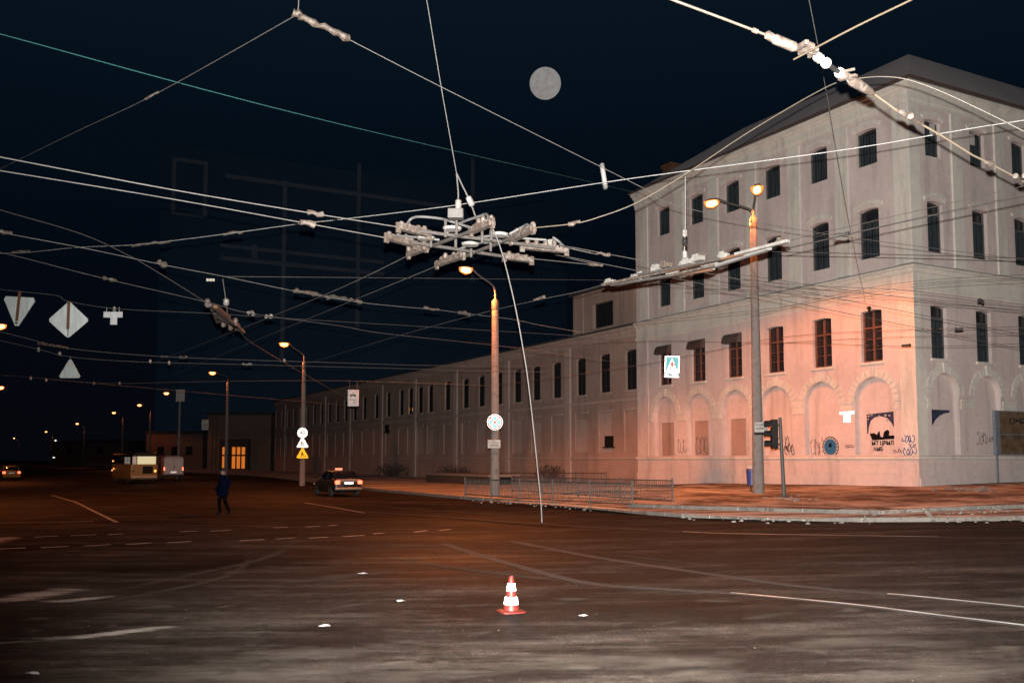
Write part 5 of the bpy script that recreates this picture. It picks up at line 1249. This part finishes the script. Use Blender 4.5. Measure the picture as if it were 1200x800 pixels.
for k, z in enumerate((-.28, -.69, -1.10)):
    mb = MB(); mb.lathe([(.01, 0), (.12, .005), (.12, .012), (.01, .03)], (hx-.381, 0, ht+z), 16, axis=(-1,0,0)); ln = mb.build('lamp', M['redlamp'] if k == 0 else M['pane'], tl)
    mb = MB(); n = 12; rings = []
    for xx, sc2 in ((0, 1), (-.26, .92)): rings.append([(hx-.382+xx, .15*math.cos(a), ht+z+.15*math.sin(a)) for a in [R(-40)+R(260)*j/n for j in range(n+1)]]+[(hx-.382+xx, .135*math.cos(a), ht+z+.135*math.sin(a)) for a in [R(220)-R(260)*j/n for j in range(n+1)]])
    mb.loft(rings); mb.build('visor', M['darkmetal'], tl)
bp_ = G(881, 566, .25); bp_.y = 46.3; bp_.x = at(881, 552, 46.3).x; bp_.z = zg(bp_.x)+.25
bn = thing('litter_bin', 'blue plastic litter bin with a pale lid on a stand, beside the tall lamp post', 'bin', bp_)
mb = MB(); mb.lathe([(.20, .30), (.24, .32), (.27, .95), (.28, 1.05), (.25, 1.06), (.22, .40)], n=20); mb.build('bin_body', M['binblue'], bn, True)
mb = MB(); mb.lathe([(.28, 1.12), (.29, 1.16), (.2, 1.30), (.05, 1.36)], n=20); ld = mb.build('lid', M['whitepane'], bn, True)
mb = MB()
for a in range(4): mb.tube([(.24*math.cos(a*PI/2+.7), .24*math.sin(a*PI/2+.7), 1.04), (.25*math.cos(a*PI/2+.7), .25*math.sin(a*PI/2+.7), 1.14)], .015, 6)
mb.tube([(0, .2, -.1), (0, .26, 1.0)], .03, 8); mb.build('stand', M['darkmetal'], bn)
# hook on the wall, fixed lamp above window
mb = MB(); p = LF(2.74, .10); p.z = at(1016, 363, p.y).z; mb.lathe([(.06, -.25), (.10, -.2), (.07, 0), (.12, .1), (.05, .2)], n=10); o = mb.build('wall_hook', M['darkmetal'], None, True); o.location = p; tag(o, 'small dark wall hook above a second-floor window near the building corner', 'hook')

# ---------------------------------------------------------------- traffic cone
cb = G(599, 717, 0); tc_ = thing('traffic_cone', 'red and white reflective traffic cone standing on the road in the foreground', 'cone', cb, R(20))
mb = MB(); n = 24
def sq(r, z, e=.35): return [(r*math.copysign(abs(math.cos(2*PI*k/n))**e, math.cos(2*PI*k/n)), r*math.copysign(abs(math.sin(2*PI*k/n))**e, math.sin(2*PI*k/n)), z) for k in range(n)]
mb.loft([sq(.165, .0), sq(.175, .008), sq(.175, .022), sq(.15, .032)]); mb.build('base', M['cone'], tc_, True)
prof = lambda z: .112-(.112-.030)*(z-.03)/(.48-.03)
def seg(z0, z1, m_, name, e=0):
    mb = MB(); mb.lathe([(prof(z0)+e, z0), (prof(z1)+e, z1)], n=32); return mb.build(name, M[m_], tc_, True)
seg(.028, .114, 'cone', 'lower_band'); seg(.115, .210, 'rw', 'white_band', .001); seg(.211, .292, 'cone', 'middle_band'); seg(.293, .392, 'rw', 'white_band', .001)
mb = MB(); mb.lathe([(prof(.393), .393), (prof(.478), .478), (.024, .488), (.016, .488), (.014, .46)], n=28); mb.build('tip', M['cone'], tc_, True)

# ---------------------------------------------------------------- vehicles (x: right, y: forward, z: up)
def wheel(t, x, y, r, w):
    s = 1 if x > 0 else -1
    mb = MB(); mb.lathe([(r*.62, -w/2), (r*.93, -w/2), (r, -w*.3), (r, w*.3), (r*.93, w/2), (r*.62, w/2)], (x, y, r), 22, axis=(1,0,0)); wl_ = mb.build('wheel', M['tyre'], t, True)
    mb = MB(); mb.lathe([(r*.60, s*w*.30), (r*.56, s*w*.44), (r*.2, s*w*.40), (r*.12, s*w*.50)], (x, y, r), 18, axis=(1,0,0)); mb.build('rim', M['rim'], wl_, True)
def cring(y, hw, zb, zt): 
    h = [(hw*.86, zb), (hw*.98, zb+.10), (hw, zb+(zt-zb)*.55), (hw*.95, zt-.07), (hw*.84, zt)]
    return [(-x, y, z) for x, z in h]+[(x, y, z) for x, z in h[::-1]]
def gring(y, w0, z0, w1, z1): return [(-w0, y, z0), (-w1, y, z1-.03), (-w1*.9, y, z1), (w1*.9, y, z1), (w1, y, z1-.03), (w0, y, z0)]
def plate(t, y, z, w=.52, h=.11, text=None, rear=True):
    mb = MB(); mb.box(-w/2, w/2, y-.012, y, z-h/2, z+h/2); return mb.build('number_plate', M['rplate'], t)
def saloon(label, loc, rz, paint, sign=True, boot=None):
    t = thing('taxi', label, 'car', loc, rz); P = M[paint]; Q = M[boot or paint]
    mb = MB(); mb.loft([cring(-2.14,.70,.42,.82), cring(-2.08,.80,.32,.98), cring(-1.5,.85,.24,1.02), cring(-.6,.86,.22,.97), cring(.6,.86,.22,.95), cring(1.2,.85,.24,.93), cring(1.8,.80,.28,.80), cring(2.08,.68,.36,.66)]); mb.build('body', P, t, True)
    mb = MB(); mb.loft([gring(-1.80,.70,.99,.66,1.02), gring(-1.25,.745,.97,.585,1.40), gring(-.5,.76,.955,.60,1.44), gring(.25,.765,.94,.60,1.42), gring(1.10,.74,.91,.68,.95)]); mb.build('windows', M['carglass'], t, True)
    mb = MB(); mb.loft([gring(-1.30,.60,1.375,.56,1.405), gring(-.5,.615,1.40,.58,1.455), gring(.28,.61,1.385,.57,1.43)]); mb.build('roof', P, t, True)
    for s in (-1, 1):
        mb = MB(); mb.tube([(s*.72,-1.74,1.0),(s*.605,-1.26,1.375)], .035, 6); mb.tube([(s*.62,.22,1.39),(s*.735,1.06,.94)], .03, 6); mb.tube([(s*.615,-.45,1.40),(s*.768,-.40,.95)], .03, 6); mb.build('pillar', P, t)
        mb = MB(); mb.box(s*.76-.11, s*.76+.11, .72, .90, .95, 1.08); mb.build('mirror', P, t, bevel=.03)
        mb = MB(); a = s*.66; mb.box(a-.13, a+.13, -2.16, -2.02, .70, .90); mb.build('tail_light', M['tail'], t, bevel=.02)
        mb = MB(); mb.box(a-.14, a+.14, 1.88, 2.02, .60, .70); mb.build('headlight', M['rim'], t, bevel=.02)
        for y in (-.75, .35):
            mb = MB(); mb.box(s*.865-.015, s*.865+.015, y-.09, y+.07, .80, .83); mb.build('door_handle', M['darkmetal'], t)
        for y in (-1.28, 1.32): wheel(t, s*.76, y, .30, .19)
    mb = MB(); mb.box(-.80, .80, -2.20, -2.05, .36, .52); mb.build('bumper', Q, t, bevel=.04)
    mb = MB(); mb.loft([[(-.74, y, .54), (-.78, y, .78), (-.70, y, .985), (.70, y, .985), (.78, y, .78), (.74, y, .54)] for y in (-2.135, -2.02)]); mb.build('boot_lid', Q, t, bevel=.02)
    plate(t, -2.15, .76)
    if sign:
        mb = MB(); mb.box(-.22, .22, -.35, -.22, 1.465, 1.60); ts = mb.build('taxi_sign', M['taxisign'], t, bevel=.03)
        mb = MB(); mb.box(-.24, .24, -.37, -.20, 1.435, 1.464); mb.build('sign_foot', M['darkmetal'], ts)
    return t
cp_ = G(400, 581.5); saloon('silver taxi saloon, shaded sides painted dark, lit roof sign and glowing tail lights, driving away', cp_+Vector((-.62, 1.9, 0)), R(29), 'darkpaint_and_shade', True, 'silver')  # silver car; shade on its unlit sides is put into the dark body colour
cy_ = G(3, 563); cy_.z = 0; saloon('yellow taxi car cut off by the left edge of the view', cy_+Vector((-.45, 2, 0)), R(34), 'taxiyellow', False)
# bus
b0 = G(174, 566); bs = thing('bus', 'old yellow and dark bus with a lit pale rear window, driving away', 'bus', b0+Vector((-.4, 0, 0))+Vector((-math.sin(R(36)), math.cos(R(36)), 0))*3.4, R(36))
def bring(y, hw, zb, zs, zt, r=.25): 
    h = [(hw*.95, zb), (hw, zb+.12), (hw, zs)]+[(hw-r+r*math.cos(a), zs+(zt-zs)*math.sin(a)) for a in (R(30), R(60))]+[(hw*.45, zt)]
    return [(-x, y, z) for x, z in h]+[(x, y, z) for x, z in h[::-1]]
mb = MB(); mb.loft([bring(-3.42,1.05,.45,1.62,1.64), bring(-3.36,1.14,.38,1.66,1.68), bring(3.2,1.18,.38,1.66,1.68), bring(3.45,1.08,.45,1.6,1.62)]); mb.build('body', M['busyellow'], bs, True)
mb = MB(); mb.loft([bring(-3.32,1.08,1.60,2.4,2.44), bring(-3.2,1.12,1.60,2.4,2.46), bring(3.1,1.14,1.60,2.4,2.46), bring(3.3,1.04,1.60,2.36,2.42)]); mb.build('window_band', M['carglass'], bs, True)
mb = MB(); mb.loft([bring(-3.40,.95,2.38,2.5,2.66,.4), bring(-3.1,1.17,2.38,2.52,2.76,.4), bring(3.0,1.18,2.38,2.52,2.76,.4), bring(3.4,.98,2.38,2.48,2.62,.4)]); mb.build('roof', M['darkpaint_and_shade'], bs, True)
mb = MB(); mb.box(-.60, .98, -3.37, -3.33, 1.68, 2.36); mb.build('rear_window', M['busglow'], bs)
mb = MB(); mb.box(-1.0, -.68, -3.36, -3.33, 1.68, 2.36); mb.build('rear_window', M['busglow2'], bs)
for i, y in enumerate((-2.6, -1.6, -.6, .4, 1.4, 2.4)):
    for s in (-1, 1):
        mb = MB(); mb.box(s*1.14-.01, s*1.14+.01, y-.4, y+.4, 1.70, 2.30); wn = mb.build('side_window', M['busglow2'] if (i < 2 and s < 0) else M['carglass'], bs)
        mb = MB(); mb.box(s*1.155-.005, s*1.155+.005, y-.4, y+.4, 2.02, 2.05); mb.build('window_rail', M['darkmetal'], wn)
mb = MB(); mb.box(-.15, .72, -3.47, -3.40, .85, 1.5); mb.build('engine_grille', M['darkmetal'], bs, bevel=.03)
for s in (-1, 1):
    mb = MB(); mb.box(s*.93-.07, s*.93+.07, -3.46, -3.38, 1.0, 1.16); mb.build('tail_light', M['marker'] if s > 0 else M['darkmetal'], bs, bevel=.02)
    for y in (-2.0, 2.0): wheel(bs, s*1.0, y, .46, .26)
for y, z in ((2.9, 1.95), (3.1, 1.1), (2.5, 1.25)):
    mb = MB(); mb.box(-1.21, -1.17, y-.07, y+.07, z-.06, z+.06); mb.build('side_marker', M['marker'], bs, bevel=.02)
mb = MB(); mb.box(-1.1, 1.1, -3.52, -3.36, .48, .66); mb.build('bumper', M['carwhite'], bs, bevel=.03)
# van
v0_ = G(203, 562.5); vn = thing('van', 'white panel van seen from behind with red tail lights, beside the bus', 'van', v0_+Vector((-math.sin(R(24)), math.cos(R(24)), 0))*2.4, R(24))
mb = MB(); mb.loft([bring(-2.45,.90,.5,1.9,2.36,.3), bring(-2.40,.95,.42,2.0,2.42,.3), bring(.9,.97,.42,2.0,2.46,.3), bring(1.3,.96,.42,1.9,2.35,.3), bring(1.95,.94,.42,1.15,1.2,.2), bring(2.5,.88,.45,.95,1.0,.2)]); mb.build('body', M['carwhite'], vn, True)
for s in (-1, 1):
    mb = MB(); mb.box(s*.46-.44, s*.46+.44, -2.475, -2.44, .62, 2.2); dr = mb.build('door', M['carwhite'], vn, bevel=.03)
    if s > 0:
        mb = MB(); mb.box(.05, .12, -2.51, -2.476, 1.25, 1.45); mb.build('handle', M['darkmetal'], dr)
    mb = MB(); mb.box(s*.88-.06, s*.88+.06, -2.50, -2.43, 1.0, 1.3); mb.build('tail_light', M['tail'], vn, bevel=.02)
    mb = MB(); mb.box(s*.955-.02, s*.955+.02, .75, 1.5, 1.35, 1.95); mb.build('side_window', M['carglass'], vn)
    mb = MB(); mb.box(s*1.08-.1, s*1.08+.1, 1.45, 1.55, 1.3, 1.6); mb.build('mirror', M['darkmetal'], vn, bevel=.02)
    for y in (-1.5, 1.6): wheel(vn, s*.86, y, .34, .2)
mb = MB(); mb.add([(-.82, 1.36, 2.28), (.82, 1.36, 2.28), (.88, 1.98, 1.22), (-.88, 1.98, 1.22)], [(0, 1, 2, 3)]); mb.build('windscreen', M['carglass'], vn)
mb = MB(); mb.box(-.92, .92, -2.56, -2.40, .42, .60); mb.build('bumper', M['darkpaint_and_shade'], vn, bevel=.04)
plate(vn, -2.50, .82, .56, .16)

# ---------------------------------------------------------------- pedestrian
pb = G(261, 603); pe = thing('person', 'pedestrian in a navy jacket, dark trousers and cap walking alone on the dark road', 'person', pb, R(140))
def skin_mesh(joints, edges, sub=2):
    me = bpy.data.meshes.new('person'); me.from_pydata([j[0] for j in joints], edges, []); o = bpy.data.objects.new('person', me); COL.objects.link(o)
    sk_ = o.modifiers.new('skin', 'SKIN'); ss = o.modifiers.new('sub', 'SUBSURF'); ss.levels = sub; ss.render_levels = sub
    dat = me.skin_vertices[0].data
    for i, j in enumerate(joints): r = j[1]; dat[i].radius = r if isinstance(r, tuple) else (r, r)
    dat[0].use_root = True
    bpy.context.view_layer.update(); dg = bpy.context.evaluated_depsgraph_get()
    m2 = bpy.data.meshes.new_from_object(o.evaluated_get(dg)); bpy.data.objects.remove(o); return m2
J = [((0,0,.93),(.17,.13)), ((0,.01,1.12),(.175,.13)), ((0,.0,1.32),(.19,.135)), ((0,-.01,1.43),(.13,.10)), ((0,.01,1.50),(.06,.06)), ((0,.03,1.58),(.078,.09)), ((0,.03,1.66),(.080,.095)), ((0,.02,1.71),(.06,.07)),
     ((.10,.0,.86),.105), ((.12,.10,.50),.075), ((.12,.04,.12),.058), ((.12,.06,.05),.052), ((.13,.20,.035),.042),
     ((-.10,.0,.86),.105), ((-.11,-.02,.49),.075), ((-.11,-.20,.14),.058), ((-.11,-.22,.07),.052), ((-.12,-.09,.035),.042),
     ((.20,-.01,1.40),.085), ((.32,-.05,1.15),.078), ((.29,.10,.95),.066), ((.24,.15,.90),.052),
     ((-.20,-.01,1.40),.085), ((-.32,-.05,1.15),.078), ((-.29,.10,.95),.066), ((-.24,.15,.90),.052),
     ((0,.125,1.60),.016)]
E_ = [(0,1),(1,2),(2,3),(3,4),(4,5),(5,6),(6,7),(0,8),(8,9),(9,10),(10,11),(11,12),(0,13),(13,14),(14,15),(15,16),(16,17),(3,18),(18,19),(19,20),(20,21),(3,22),(22,23),(23,24),(24,25),(5,26)]
pm = skin_mesh(J, E_); pm.materials.clear()
for k in ('skin', 'jacket', 'trousers', 'shoe', 'ink'): pm.materials.append(M[k])
for p in pm.polygons:
    z = p.center.z; p.use_smooth = True
    p.material_index = 3 if z < .09 else 2 if z < .84 else 1 if z < 1.515 else 0
    c = p.center
    if z > 1.60 and abs(abs(c.x)-.035) < .014 and 1.62 < z < 1.645 and c.y > .09: p.material_index = 4
po_ = bpy.data.objects.new('body', pm); COL.objects.link(po_); po_.parent = pe
mb = MB(); mb.loft([[(rx*math.cos(2*PI*k/18), .02+ry*math.sin(2*PI*k/18), z) for k in range(18)] for rx, ry, z in ((.092,.108,1.655),(.098,.114,1.69),(.088,.102,1.745),(.05,.06,1.775),(.01,.012,1.782))]); mb.build('cap', M['ink'], pe, True)
mb = MB(); n = 20; mb.loft([[(rx*math.cos(2*PI*k/n), oy+ry*math.sin(2*PI*k/n), z) for k in range(n)] for rx, ry, z, oy in ((.25,.21,.74,.03),(.25,.20,.90,.03),(.24,.19,1.05,.02),(.235,.185,1.2,.0),(.225,.17,1.33,-.01),(.14,.12,1.45,-.01),(.085,.09,1.52,.01))]); mb.build('jacket', M['jacket'], pe, True)


# ---------------------------------------------------------------- render settings
S.render.engine = 'CYCLES'
S.cycles.use_denoising = True
S.cycles.max_bounces = 6
S.cycles.transparent_max_bounces = 24
S.view_settings.view_transform = 'Standard'; S.view_settings.look = 'None'; S.view_settings.exposure = 0; S.view_settings.gamma = 1
